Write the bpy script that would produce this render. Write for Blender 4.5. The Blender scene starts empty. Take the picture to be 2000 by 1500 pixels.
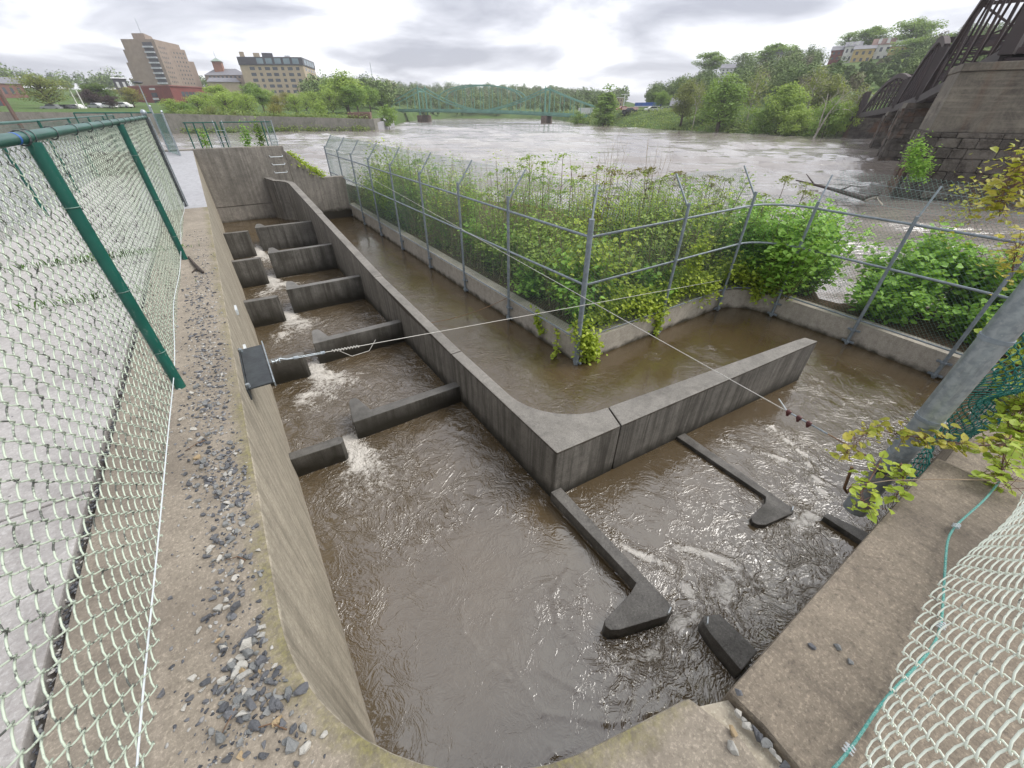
import bpy, bmesh, math, random
import numpy as np
from mathutils import Vector, Matrix
R = math.radians
sc = bpy.context.scene
col = sc.collection
random.seed(7); rng = np.random.default_rng(7)

# ---------------------------------------------------------------- camera
PITCH, YAW, FPX = 35.2, math.degrees(math.atan(.676)), 760.
CAM = np.array([-2.055, -2.184, 1.7])
cam = bpy.data.objects.new('camera', bpy.data.cameras.new('camera'))
col.objects.link(cam)
cam.location = CAM
cam.rotation_euler = (R(90 - PITCH), 0, -R(YAW))
cam.data.sensor_width = 36.0
cam.data.lens = 36.0 * FPX / 2000.
cam.data.clip_start = .02; cam.data.clip_end = 9000
sc.camera = cam

# ---------------------------------------------------------------- world, sun, exposure
sc.view_settings.view_transform = 'Standard'
sc.view_settings.look = 'None'
sc.view_settings.exposure = 1.26
sc.view_settings.gamma = 1.0
SUN_EL, SUN_AZ = 50, 122
w = bpy.data.worlds.new('World'); sc.world = w; w.use_nodes = True
nt = w.node_tree; nt.nodes.clear(); N = nt.nodes.new; L = nt.links.new
out = N('ShaderNodeOutputWorld')
sky = N('ShaderNodeTexSky'); sky.sky_type = 'NISHITA'; sky.sun_disc = False
sky.sun_elevation = R(SUN_EL); sky.sun_rotation = R(SUN_AZ)
bg1 = N('ShaderNodeBackground'); bg1.inputs[1].default_value = .1
L(sky.outputs[0], bg1.inputs[0])
tc = N('ShaderNodeTexCoord'); sep = N('ShaderNodeSeparateXYZ'); L(tc.outputs['Generated'], sep.inputs[0])
def math_node(op, a, b=None, clamp=False):
    n = N('ShaderNodeMath'); n.operation = op; n.use_clamp = clamp
    for i, v in enumerate((a, b)):
        if v is None: continue
        if isinstance(v, (int, float)): n.inputs[i].default_value = v
        else: L(v, n.inputs[i])
    return n.outputs[0]
zz = math_node('ADD', math_node('MAXIMUM', sep.outputs[2], 0.0), .16)
px = math_node('DIVIDE', sep.outputs[0], zz); py = math_node('DIVIDE', sep.outputs[1], zz)
cmb = N('ShaderNodeCombineXYZ'); L(px, cmb.inputs[0]); L(py, cmb.inputs[1])
n1 = N('ShaderNodeTexNoise'); n1.inputs['Scale'].default_value = .85; n1.inputs['Detail'].default_value = 7; n1.inputs['Roughness'].default_value = .52; n1.inputs['Distortion'].default_value = .35
L(cmb.outputs[0], n1.inputs['Vector'])
rp = N('ShaderNodeValToRGB'); L(n1.outputs[0], rp.inputs[0])
cr = rp.color_ramp
cr.elements[0].position = .38; cr.elements[0].color = (.92, .935, .95, 1)
cr.elements[1].position = .63; cr.elements[1].color = (.29, .295, .34, 1)
e = cr.elements.new(.46); e.color = (.68, .685, .72, 1)
e = cr.elements.new(.54); e.color = (.45, .455, .50, 1)
bg2 = N('ShaderNodeBackground'); L(rp.outputs[0], bg2.inputs[0]); bg2.inputs[1].default_value = .78
mx = N('ShaderNodeMixShader'); mx.inputs[0].default_value = .94
L(bg1.outputs[0], mx.inputs[1]); L(bg2.outputs[0], mx.inputs[2]); L(mx.outputs[0], out.inputs[0])
sun = bpy.data.objects.new('sun', bpy.data.lights.new('sun', 'SUN')); col.objects.link(sun)
sun.data.energy = 1.5; sun.data.angle = R(38); sun.data.color = (1, .96, .9)
sun.rotation_euler = (R(90 - SUN_EL), 0, R(180 - SUN_AZ))
sun.location = (0, 0, 60)

# ---------------------------------------------------------------- surveying helper
_m = -.676; _n = math.hypot(1, _m); _S, _C = -_m / _n, 1 / _n
def ray(x, y):
    a = (x - 1000) / FPX; b = (750 - y) / FPX; p = R(PITCH)
    f = math.cos(p) + b * math.sin(p); z = -math.sin(p) + b * math.cos(p)
    return np.array([a * _C + f * _S, -a * _S + f * _C, z])
def at(i, x, y, v): d = ray(x, y); return CAM + d * (v - CAM[i]) / d[i]
def atx(x, y, v): return at(0, x, y, v)
def aty(x, y, v): return at(1, x, y, v)
def atz(x, y, v): return at(2, x, y, v)
def far(x, y, d): r = ray(x, y); return CAM + r * d / math.hypot(r[0], r[1])   # a point d metres off along a bearing

# ---------------------------------------------------------------- object helpers
ROOTLOC = {}
def tag(o, label=None, cat=None, group=None, kind=None):
    if label: o['label'] = label
    if cat: o['category'] = cat
    if group: o['group'] = group
    if kind or cat: o['kind'] = kind or 'thing'
    return o
def thing(name, label, cat, loc=(0, 0, 0), group=None):
    o = bpy.data.objects.new(name, None); col.objects.link(o); o.location = loc
    o.empty_display_size = .2
    ROOTLOC[o.name] = np.array(loc, float)
    return tag(o, label, cat, group)
def mesh_np(name, V, F, mats, parent=None, smooth=False, at0=None, attrs=None):
    """V (n,3) world coordinates, F (m,k) faces; ONE mesh object"""
    V = np.asarray(V, float); F = np.asarray(F, np.int32)
    if parent is not None:
        pl = ROOTLOC[parent.name]; base = np.zeros(3)
    else:
        pl = np.zeros(3)
        base = np.array([(V[:, 0].min() + V[:, 0].max()) / 2, (V[:, 1].min() + V[:, 1].max()) / 2, V[:, 2].min()]) if at0 is None else np.array(at0, float)
    me = bpy.data.meshes.new(name)
    me.vertices.add(len(V)); me.vertices.foreach_set('co', (V - pl - base).astype(np.float32).ravel())
    k = F.shape[1]
    me.loops.add(F.size); me.loops.foreach_set('vertex_index', F.ravel())
    me.polygons.add(len(F))
    me.polygons.foreach_set('loop_start', np.arange(0, F.size, k, dtype=np.int32))
    me.polygons.foreach_set('loop_total', np.full(len(F), k, np.int32))
    if smooth: me.polygons.foreach_set('use_smooth', np.ones(len(F), bool))
    me.update(calc_edges=True)
    if attrs:
        for an, av in attrs.items():
            a = me.attributes.new(an, 'FLOAT', 'POINT'); a.data.foreach_set('value', np.asarray(av, np.float32))
    for m in (mats if isinstance(mats, (list, tuple)) else [mats]): me.materials.append(m)
    o = bpy.data.objects.new(name, me); col.objects.link(o)
    if parent is not None: o.parent = parent
    else: o.location = base
    ROOTLOC[o.name] = pl if parent is not None else base
    return o
class MB:
    """collects shapes; build() links them as ONE mesh object"""
    def __init__(s): s.v = []; s.f = []
    def add(s, vs, fs):
        b = len(s.v); s.v += [tuple(map(float, p)) for p in vs]; s.f += [tuple(b + i for i in f) for f in fs]; return s
    def box(s, c, d, rz=0, rx=0, ry=0):
        m = Matrix.Rotation(rz, 3, 'Z') @ Matrix.Rotation(ry, 3, 'Y') @ Matrix.Rotation(rx, 3, 'X')
        vs = [Vector(c) + m @ Vector((x * d[0] / 2, y * d[1] / 2, z * d[2] / 2)) for x in (-1, 1) for y in (-1, 1) for z in (-1, 1)]
        return s.add(vs, [(0, 1, 3, 2), (4, 6, 7, 5), (0, 4, 5, 1), (2, 3, 7, 6), (0, 2, 6, 4), (1, 5, 7, 3)])
    def prism(s, poly, z0, z1):
        """z0, z1: numbers or functions of (x, y)"""
        a = sum(poly[i][0] * poly[(i + 1) % len(poly)][1] - poly[(i + 1) % len(poly)][0] * poly[i][1] for i in range(len(poly)))
        if a < 0: poly = poly[::-1]
        f0 = z0 if callable(z0) else (lambda x, y: z0); f1 = z1 if callable(z1) else (lambda x, y: z1)
        n = len(poly)
        vs = [(p[0], p[1], f0(*p[:2])) for p in poly] + [(p[0], p[1], f1(*p[:2])) for p in poly]
        return s.add(vs, [tuple(range(n - 1, -1, -1)), tuple(range(n, 2 * n))] + [(i, (i + 1) % n, n + (i + 1) % n, n + i) for i in range(n)])
    def tube(s, pts, r, n=8, caps=True):
        """r: number or list"""
        P = [Vector(p) for p in pts]; rr = r if isinstance(r, (list, tuple)) else [r] * len(P)
        vs = []; fs = []; up = None
        for i, p in enumerate(P):
            t = (P[min(i + 1, len(P) - 1)] - P[max(i - 1, 0)])
            if t.length < 1e-9: t = Vector((0, 0, 1))
            t.normalize()
            if up is None: up = t.orthogonal().normalized()
            up = (up - t * up.dot(t))
            if up.length < 1e-6: up = t.orthogonal()
            up.normalize(); sd = t.cross(up)
            for k in range(n):
                a = 2 * math.pi * k / n
                vs.append(p + (up * math.cos(a) + sd * math.sin(a)) * rr[i])
        for i in range(len(P) - 1):
            for k in range(n):
                fs.append((i * n + k, i * n + (k + 1) % n, (i + 1) * n + (k + 1) % n, (i + 1) * n + k))
        if caps:
            fs.append(tuple(range(n - 1, -1, -1))); fs.append(tuple((len(P) - 1) * n + k for k in range(n)))
        return s.add(vs, fs)
    def bar(s, a, b, wd, ht=None):
        """square bar between two points"""
        a = Vector(a); b = Vector(b); t = (b - a).normalized(); ht = ht or wd
        u = Vector((0, 0, 1)); sd = t.cross(u)
        if sd.length < 1e-3: sd = Vector((1, 0, 0))
        sd.normalize(); u = sd.cross(t)
        vs = [p + sd * x * wd / 2 + u * y * ht / 2 for p in (a, b) for x, y in ((-1, -1), (1, -1), (1, 1), (-1, 1))]
        return s.add(vs, [(0, 1, 2, 3), (7, 6, 5, 4), (0, 4, 5, 1), (1, 5, 6, 2), (2, 6, 7, 3), (3, 7, 4, 0)])
    def ball(s, c, r, n=8):
        vs = []; fs = []; m = n // 2
        r3 = r if isinstance(r, (list, tuple)) else (r, r, r)
        for i in range(m + 1):
            th = math.pi * i / m
            for k in range(n):
                a = 2 * math.pi * k / n
                vs.append((c[0] + r3[0] * math.sin(th) * math.cos(a), c[1] + r3[1] * math.sin(th) * math.sin(a), c[2] + r3[2] * math.cos(th)))
        for i in range(m):
            for k in range(n): fs.append((i * n + k, (i + 1) * n + k, (i + 1) * n + (k + 1) % n, i * n + (k + 1) % n))
        return s.add(vs, fs)
    def build(s, name, mat, parent=None, bevel=0, smooth=False, sharp=35):
        V = np.array(s.v)
        if parent is not None: pl = ROOTLOC[parent.name]; base = np.zeros(3)
        else: pl = np.zeros(3); base = np.array([(V[:, 0].min() + V[:, 0].max()) / 2, (V[:, 1].min() + V[:, 1].max()) / 2, V[:, 2].min()])
        me = bpy.data.meshes.new(name); me.from_pydata([tuple(p) for p in (V - pl - base)], [], s.f)
        bm = bmesh.new(); bm.from_mesh(me)
        if bevel:
            eds = [e for e in bm.edges if len(e.link_faces) == 2 and e.calc_face_angle(0) > R(40)]
            bmesh.ops.bevel(bm, geom=eds, offset=bevel, segments=2, affect='EDGES', profile=.6)
        if smooth:
            for f in bm.faces: f.smooth = True
            for e in bm.edges:
                if len(e.link_faces) == 2 and e.calc_face_angle(0) > R(sharp): e.smooth = False
        bm.to_mesh(me); bm.free()
        for m in (mat if isinstance(mat, (list, tuple)) else [mat]): me.materials.append(m)
        o = bpy.data.objects.new(name, me); col.objects.link(o)
        if parent is not None: o.parent = parent
        else: o.location = base
        ROOTLOC[o.name] = pl if parent is not None else base
        return o

# ---------------------------------------------------------------- materials
class NT:
    def __init__(s, name):
        s.m = bpy.data.materials.new(name); s.m.use_nodes = True; s.t = s.m.node_tree; s.t.nodes.clear()
        s.out = s.n('ShaderNodeOutputMaterial')
    def n(s, k, **kw):
        x = s.t.nodes.new(k)
        for a, b in kw.items(): setattr(x, a, b)
        return x
    def l(s, a, b): s.t.links.new(a, b)
    def coord(s, scale=(1, 1, 1), world=False, rot=(0, 0, 0)):
        if world: o = s.n('ShaderNodeNewGeometry').outputs['Position']
        else: o = s.n('ShaderNodeTexCoord').outputs['Object']
        mp = s.n('ShaderNodeMapping'); mp.inputs['Scale'].default_value = scale; mp.inputs['Rotation'].default_value = rot
        s.l(o, mp.inputs['Vector']); return mp.outputs[0]
    def noise(s, vec, scale, detail=4, rough=.55, dist=0):
        x = s.n('ShaderNodeTexNoise'); s.l(vec, x.inputs['Vector'])
        x.inputs['Scale'].default_value = scale; x.inputs['Detail'].default_value = detail
        x.inputs['Roughness'].default_value = rough; x.inputs['Distortion'].default_value = dist
        return x.outputs[0]
    def ramp(s, f, a, b, ca=(0, 0, 0), cb=(1, 1, 1)):
        x = s.n('ShaderNodeValToRGB'); s.l(f, x.inputs[0])
        x.color_ramp.elements[0].position = a; x.color_ramp.elements[1].position = b
        x.color_ramp.elements[0].color = (*ca, 1); x.color_ramp.elements[1].color = (*cb, 1)
        return x.outputs[0]
    def mix(s, f, a, b, mode='MIX'):
        x = s.n('ShaderNodeMix', data_type='RGBA', blend_type=mode)
        for i, v in ((0, f), (6, a), (7, b)):
            if isinstance(v, (int, float)): x.inputs[i].default_value = v
            elif isinstance(v, tuple): x.inputs[i].default_value = (*v, 1)
            else: s.l(v, x.inputs[i])
        return x.outputs[2]
    def ma(s, op, a, b=0., clamp=False):
        x = s.n('ShaderNodeMath', operation=op, use_clamp=clamp)
        for i, v in enumerate((a, b)):
            if isinstance(v, (int, float)): x.inputs[i].default_value = v
            else: s.l(v, x.inputs[i])
        return x.outputs[0]
    def bsdf(s, color, rough=.8, ior=1.5, metal=0., bump=None, bstr=.3, bdist=.01):
        x = s.n('ShaderNodeBsdfPrincipled')
        if isinstance(color, tuple): x.inputs['Base Color'].default_value = (*color, 1)
        else: s.l(color, x.inputs['Base Color'])
        if isinstance(rough, (int, float)): x.inputs['Roughness'].default_value = rough
        else: s.l(rough, x.inputs['Roughness'])
        x.inputs['IOR'].default_value = ior; x.inputs['Metallic'].default_value = metal
        if bump is not None:
            b = s.n('ShaderNodeBump'); b.inputs['Strength'].default_value = bstr; b.inputs['Distance'].default_value = bdist
            s.l(bump, b.inputs['Height']); s.l(b.outputs[0], x.inputs['Normal'])
        s.l(x.outputs[0], s.out.inputs[0]); return x
def plain(name, c1, c2=None, s=4, rough=.7, metal=0, bump=.15, bs=40, world=False, ior=1.5):
    t = NT(name); v = t.coord(world=world)
    c2 = c2 or tuple(k * .7 for k in c1)
    c = t.mix(t.ramp(t.noise(v, s, 5), .35, .65), c1, c2)
    t.bsdf(c, rough, ior, metal, t.noise(v, bs, 4), bump, .01); return t.m
def concrete(name, c1, c2, dark=(.06, .055, .045), streak=.5, speck=.4, blotch=.5, wet=None, rough=.85, formlines=False, bump=.35, rust=None, lift=False, moss=False, runs=0, drip=False):
    """weathered cast concrete: cloudy body, vertical rain streaks, aggregate specks, blotchy stains, dark tide band"""
    t = NT(name); v = t.coord(world=True)
    c = t.mix(t.ramp(t.noise(v, 1.3, 6, .6), .3, .7), c1, c2)
    c = t.mix(t.ma('MULTIPLY', t.ramp(t.noise(v, 75, 3, .75), .51, .64), speck), c, tuple(min(.7, k * 1.7) for k in c1))
    c = t.mix(t.ma('MULTIPLY', t.ramp(t.noise(v, 9, 8, .78), .46, .66), .6), c, tuple(k * .62 for k in c2))
    c = t.mix(t.ma('MULTIPLY', t.ramp(t.noise(v, 48, 4, .75), .52, .66), speck), c, dark)
    if streak:
        vs = t.coord((1, 1, .045), world=True)
        g = t.n('ShaderNodeNewGeometry'); sp = t.n('ShaderNodeSeparateXYZ'); t.l(g.outputs['True Normal'], sp.inputs[0])
        side = t.ma('LESS_THAN', t.ma('ABSOLUTE', sp.outputs[2]), .5)
        st = t.ramp(t.noise(vs, 9, 5, .75), .42, .66)
        c = t.mix(t.ma('MULTIPLY', t.ma('MULTIPLY', st, side), streak), c, dark)
        st2 = t.ramp(t.noise(vs, 16, 4, .7), .62, .74)
        c = t.mix(t.ma('MULTIPLY', t.ma('MULTIPLY', st2, side), streak * .5), c, tuple(min(.6, k * 1.5) for k in c1))
    if blotch:
        c = t.mix(t.ma('MULTIPLY', t.ramp(t.noise(v, .8, 8, .68, .6), .5, .66), blotch), c, dark)
    if wet:
        z0, z1, wc = wet
        g = t.n('ShaderNodeNewGeometry'); sp = t.n('ShaderNodeSeparateXYZ'); t.l(g.outputs['Position'], sp.inputs[0])
        zz_ = t.ma('ADD', sp.outputs[2], t.ma('MULTIPLY', t.ma('SUBTRACT', t.noise(v, 5, 4), .5), .25))
        f = t.n('ShaderNodeMapRange'); f.inputs[1].default_value = z1; f.inputs[2].default_value = z0; t.l(zz_, f.inputs[0])
        c = t.mix(f.outputs[0], c, wc)
    if rust:
        vr = t.coord((1, 1, .02), world=True)
        c = t.mix(t.ma('MULTIPLY', t.ramp(t.noise(vr, .75, 4, .6), .54, .70), .5), c, rust)
    if lift:
        vl = t.coord((.25, .25, 3.2), world=True)
        c = t.mix(t.ma('MULTIPLY', t.ramp(t.noise(vl, 1, 5, .7), .5, .7), .6), c, tuple(k * 1.45 for k in c1))
    if moss:
        sx = t.n('ShaderNodeSeparateXYZ'); t.l(v, sx.inputs[0])
        ax_ = t.ma('ADD', sx.outputs[0], 1.37); ay_ = t.ma('MINIMUM', t.ma('ADD', sx.outputs[1], 1.02), 0.)
        d_ = t.ma('SQRT', t.ma('ADD', t.ma('MULTIPLY', ax_, ax_), t.ma('MULTIPLY', ay_, ay_)))
        d_ = t.ma('ADD', d_, t.ma('MULTIPLY', t.ma('SUBTRACT', t.noise(v, 11, 6, .7), .5), .16))
        mk = t.ma('MULTIPLY', t.ma('MULTIPLY', t.ma('SUBTRACT', 1.15, d_), 11., True), t.ramp(t.noise(v, 3, 4), .3, .6))
        c = t.mix(t.ma('MULTIPLY', mk, .75), c, t.mix(t.ramp(t.noise(v, 40, 4, .7), .4, .6), (.20, .185, .06), (.10, .09, .05)))
    if drip:
        g2 = t.n('ShaderNodeNewGeometry'); s2 = t.n('ShaderNodeSeparateXYZ'); t.l(g2.outputs['Position'], s2.inputs[0]); s3 = t.n('ShaderNodeSeparateXYZ'); t.l(g2.outputs['True Normal'], s3.inputs[0])
        top_ = t.ma('ADD', -1.29, t.ma('MULTIPLY', t.ma('MAXIMUM', t.ma('SUBTRACT', s2.outputs[1], 4.4), 0.), .079))
        dz_ = t.ma('ADD', t.ma('SUBTRACT', top_, s2.outputs[2]), t.ma('MULTIPLY', t.ma('SUBTRACT', t.noise(t.coord((1, 1, .2), world=True), 14, 5, .75), .5), .07))
        bd = t.ma('MULTIPLY', t.ma('MULTIPLY', t.ma('SUBTRACT', .032, dz_), 60., True), t.ma('LESS_THAN', t.ma('ABSOLUTE', s3.outputs[2]), .3))
        c = t.mix(t.ma('MULTIPLY', bd, .85), c, (.035, .026, .018))
    if runs:
        vx = t.coord((1, .07, 1), world=True)
        c = t.mix(t.ma('MULTIPLY', t.ramp(t.noise(vx, 11, 5, .7), .5, .68), runs), c, dark)
    h = t.ma('ADD', t.noise(v, 60, 5, .8), t.ma('MULTIPLY', t.noise(v, 14, 4), .8))
    t.bsdf(c, rough, 1.45, 0, h, bump, .006)
    return t.m
MAT = {}
MAT['deck'] = concrete('deck_concrete', (.30, .262, .212), (.225, .195, .155), (.12, .10, .08), streak=0, speck=.5, blotch=.5, moss=True, bump=.7)
MAT['slab'] = concrete('slab_concrete', (.45, .43, .41), (.37, .35, .335), (.14, .12, .115), streak=0, speck=.35, blotch=.6, rough=.42)
MAT['ramp'] = concrete('ramp_concrete', (.36, .365, .38), (.31, .31, .325), (.22, .21, .21), streak=0, speck=.15, blotch=.2, rough=.55)
MAT['wallface'] = concrete('wall_concrete', (.44, .39, .31), (.33, .295, .235), (.12, .105, .08), streak=.6, blotch=.3)
MAT['divider'] = concrete('divider_concrete', (.235, .222, .20), (.16, .152, .138), (.045, .041, .035), streak=.85, blotch=.4, wet=(-2.02, -1.82, (.022, .02, .014)), speck=.35, drip=True)
MAT['baffle'] = concrete('baffle_concrete', (.17, .163, .15), (.115, .11, .10), (.03, .027, .021), streak=.9, blotch=.7, wet=(-1.99, -1.66, (.018, .016, .011)), speck=.35, rough=.42)
MAT['baffle_low'] = concrete('low_baffle_concrete', (.15, .142, .13), (.095, .09, .082), (.03, .027, .021), streak=.6, blotch=.6, wet=(-2.06, -1.965, (.018, .016, .011)), speck=.6, rough=.5, bump=.8)
MAT['island'] = concrete('island_concrete', (.45, .41, .35), (.37, .335, .285), (.17, .15, .12), streak=.25, blotch=.25, wet=(-2.03, -1.93, (.05, .045, .03)))
MAT['head'] = concrete('headwall_concrete', (.29, .265, .235), (.21, .195, .17), (.075, .07, .06), streak=.6, blotch=.45, wet=(-1.75, -1.62, (.03, .026, .018)))
MAT['rightdeck'] = concrete('brown_concrete', (.255, .215, .165), (.185, .155, .12), (.07, .058, .048), streak=0, speck=.55, blotch=.6, bump=.9, runs=.4)
t = NT('galvanised_steel'); v = t.coord(world=True)
c = t.mix(t.ramp(t.noise(v, 28, 3, .5, .4), .38, .62), (.36, .405, .435), (.25, .29, .32)); c = t.mix(t.ma('MULTIPLY', t.ramp(t.noise(t.coord((1, 1, .12), world=True), 18, 5, .75), .52, .68), .55), c, (.17, .18, .18)); c = t.mix(t.ma('MULTIPLY', t.ramp(t.noise(v, 50, 4, .7), .62, .72), .6), c, (.55, .57, .58))
t.bsdf(c, .36, 1.6, .45, t.noise(v, 60, 4), .1, .004); MAT['galv'] = t.m
MAT['galv_dull'] = plain('dull_galvanised_steel', (.25, .29, .32), (.17, .20, .225), s=14, rough=.55, metal=.2, bump=.05)
MAT['steel_dark'] = plain('dark_weathered_steel', (.055, .065, .07), (.035, .04, .045), s=12, rough=.5, metal=.3)
t = NT('green_vinyl_pipe'); v = t.coord(world=True)
c = t.mix(t.ramp(t.noise(v, 6, 5), .35, .65), (.008, .095, .072), (.005, .065, .05)); c = t.mix(t.ma('MULTIPLY', t.ramp(t.noise(t.coord((1, 1, .25), world=True), 45, 4, .75), .60, .70), .6), c, (.16, .21, .18)); c = t.mix(t.ramp(t.noise(v, 30, 5, .8), .66, .74), c, (.02, .03, .025))
t.bsdf(c, .38, 1.5, 0, t.noise(v, 60, 4), .15, .004); MAT['green_pipe'] = t.m
MAT['white_wire'] = plain('pale_wire', (.62, .66, .68), (.5, .55, .58), s=20, rough=.4, bump=.05)
MAT['rope'] = plain('cable_strand', (.55, .54, .5), (.4, .39, .36), s=60, rough=.6)
# ================================================================ fish ladder, walls, decks
def arc(cx, cy, r, a0, a1, n=10):
    return [(cx + r * math.cos(R(a0 + (a1 - a0) * i / n)), cy + r * math.sin(R(a0 + (a1 - a0) * i / n))) for i in range(n + 1)]
inner = [(-2.42, 16.3), (-2.42, -1.02)] + arc(-1.37, -1.02, 1.05, 180, 258, 14)[1:] + [(-1.26, -2.13), (-1.21, -2.3), (-1.36, -3.2)]
ramp_z = lambda x, y: 0 if y < 8.9 else .58 * (y - 8.9) / 7.4
p = [(-3.14, -3.2), (-3.14, 8.9)] + [(-2.42, 8.9)] + inner[1:]
o = MB().prism(p, -3.4, 0).build('channel_wall', [MAT['deck'], MAT['wallface']], bevel=.02)
for f in o.data.polygons: f.material_index = 0 if f.normal.z > .4 else 1
tag(o, 'long pale concrete channel wall, gravel scattered on its flat top, curved near corner', 'wall')
# far stretch of the same side, ramping up to the headwall
o = MB().prism([(-3.6, 8.915), (-2.42, 8.915), (-2.42, 16.3), (-3.6, 16.3)], -3.4, ramp_z).build('walkway', [MAT['ramp'], MAT['wallface']], bevel=.015)
for f in o.data.polygons: f.material_index = 0 if f.normal.z > .4 else 1
tag(o, kind='structure')
# slabs of the paved deck left of the gravel joint
ys = [-3.2, .27, 3.72, 5.5, 8.9]
for i in range(4):
    xl = -5.2
    MBs = MB().prism([(xl, ys[i] + .008), (-3.185, ys[i] + .008), (-3.185, ys[i + 1] - .008), (xl, ys[i + 1] - .008)], -.35, -.004)
    o = MBs.build('pavement', MAT['slab'], bevel=.008); tag(o, kind='structure')
o = MB().prism([(-5.2, 8.91), (-3.62, 8.91), (-3.62, 26), (-5.2, 26)], -.35, -.004).build('pavement', MAT['slab'], bevel=.008); tag(o, kind='structure')
o = MB().prism([(-5.35, -3.2), (-3.16, -3.2), (-3.16, 26), (-5.35, 26)], -3.4, -.36).build('deck_base', MAT['wallface']); tag(o, kind='structure')
# near right deck
p = [(-1.13, -2.2), (.98, -2.24), (1.0, -2.62), (1.0, -3.6), (-1.13, -3.6), (-1.21, -3.1), (-1.17, -2.35)]
p = [(-1.13, -2.2), (.98, -2.24), (1.0, -3.6), (-1.24, -3.6), (-1.12, -2.32)]
o = MB().prism(p, -3.4, 0).build('channel_wall', MAT['rightdeck'], bevel=.018)
tag(o, 'brown stained concrete wall top beside the pale green mesh, three small stones lying on it', 'wall')
o = MB().prism([(1.005, -2.3), (6.0, -2.3), (6.0, -3.6), (1.005, -3.6)], -3.4, -.42).build('ledge', MAT['rightdeck'], bevel=.02); tag(o, kind='structure')

o = MB().prism([(-1.25, -2.16), (-1.13, -2.215), (-1.23, -3.5), (-1.37, -3.5), (-1.22, -2.3)], -3.4, -.05).build('joint_fill', MAT['wallface']); tag(o, kind='structure')
# ---- divider wall: sloped top, L shaped, hooked far end
def div_top(x, y): return -1.29 if y < 4.4 else -1.29 + (y - 4.4) * .079
far_in = [(0, 15.0)] + arc(-.75, 15.0, .75, 0, 62, 6)[1:]
far_out = arc(-.75, 15.0, .95, 62, 0, 6)
cx, cy, cr_ = 1.06, 1.16, .9
fil = arc(cx, cy, cr_, 180, 265, 8)
wall_poly = [(0, 0)] + far_in + [(-.62, 16.3), (-.38, 16.3)] + far_out + fil + [(4.72, -.2), (4.95, -.24), (4.98, -.41)]
# split at construction joints so each cast length reads
def divider():
    root = thing('divider_wall', 'grey L-shaped concrete divider wall with sloping top, corner pointing at the viewer', 'wall', (0, 0, -3))
    j1, j2 = 2.475, 6.0
    a = [(0, 0), (0, j1), (.2, j1)] + fil[0:] + [(1.0, .262), (.9, -.072)]
    a = [(0, 0), (0, j1), (.17, j1), (.16, 1.16)] + fil[1:-1] + [(1.02, .262), (.89, -.073)]
    b = [(0, j1 + .012), (0, j2), (.17, j2), (.17, j1 + .012)]
    c = [(0, j2 + .012), (0, 11.0), (.18, 11.0), (.18, j2 + .012)]
    d = [(0, 11.012)] + far_in + [(-.62, 16.28), (-.38, 16.28)] + far_out + [(.2, 11.012)]
    e_ = [(.905, -.075), (1.035, .262), (4.72, -.19), (4.95, -.23), (4.98, -.41)]
    for pl in (a, b, c, d, e_):
        MB().prism(pl, -3.3, div_top).build('wall_section', MAT['divider'], root, bevel=.018)
    return root
divider()

# ---- baffles
BY = [2.28, 4.66, 7.2, 9.75, 12.2]; BT = [-1.76, -1.65, -1.5, -1.35, -1.2]
ordn = ['nearest the turning pool', 'second up the ladder', 'third up the ladder', 'fourth up the ladder', 'farthest up the ladder by the headwall']
def hookbar(y0, skew=.12):
    # near face at y0 by the divider, running to the slot; tip hooks away
    return [(0, y0), (-1.59, y0 + skew), (-1.59, y0 + skew + .06), (-1.52, y0 + skew + .5), (-1.48, y0 + skew + .56), (-1.41, y0 + skew + .55), (-1.38, y0 + skew + .48), (-1.31, y0 + skew + .15), (0, y0 + .15)]
for k in range(5):
    o = MB().prism(hookbar(BY[k], .05), -3.3, BT[k]).build('baffle_wall', MAT['baffle'], bevel=.009)
    tag(o, 'long dark hooked baffle joined to the divider wall, ' + ordn[k], 'baffle', 'hooked baffles up the left ladder')
    y = BY[k] - .22
    o = MB().prism([(-2.42, y), (-1.84, y - .05)] + [(-1.80, y - .01), (-1.79, y + .05), (-1.82, y + .10)] + [(-2.42, y + .14)], -3.3, BT[k]).build('baffle_wall', MAT['baffle'], bevel=.009)
    tag(o, 'short stub concrete baffle against the pale channel wall, ' + ordn[k], 'baffle', 'short baffles along the left channel wall')
def bar_(pl, z, lab):
    o = MB().prism(pl, -3.3, z).build('baffle_wall', MAT['baffle_low'], bevel=.009); tag(o, lab, 'baffle')
bar_([(-.045, -.004), (.095, -.012), (.06, -1.56), (.02, -1.62), (-.04, -1.615), (-.47, -1.46), (-.535, -1.42), (-.55, -1.37), (-.52, -1.335), (-.16, -1.30), (-.045, -1.27)], -1.885, 'dark hooked baffle running from the divider corner, its tip pointing left')
bar_([(.17, -1.815), (.22, -1.79), (.345, -1.86), (.34, -2.2), (.10, -2.2), (.14, -1.9)], -1.885, 'short dark baffle stub sticking out of the brown wall opposite the hooked tip')
bar_([(2.04, -.175), (2.19, -.19), (2.13, -1.64), (2.09, -1.69), (2.03, -1.68), (1.66, -1.60), (1.59, -1.55), (1.575, -1.5), (1.62, -1.455), (1.95, -1.44), (2.04, -1.40)], -1.975, 'nearly drowned hooked baffle between divider arm and grey pole')
bar_([(2.28, -1.90), (2.36, -1.90), (2.45, -2.28), (2.28, -2.28)], -1.96, 'drowned short baffle stub just left of the foot of the grey pole')
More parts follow.
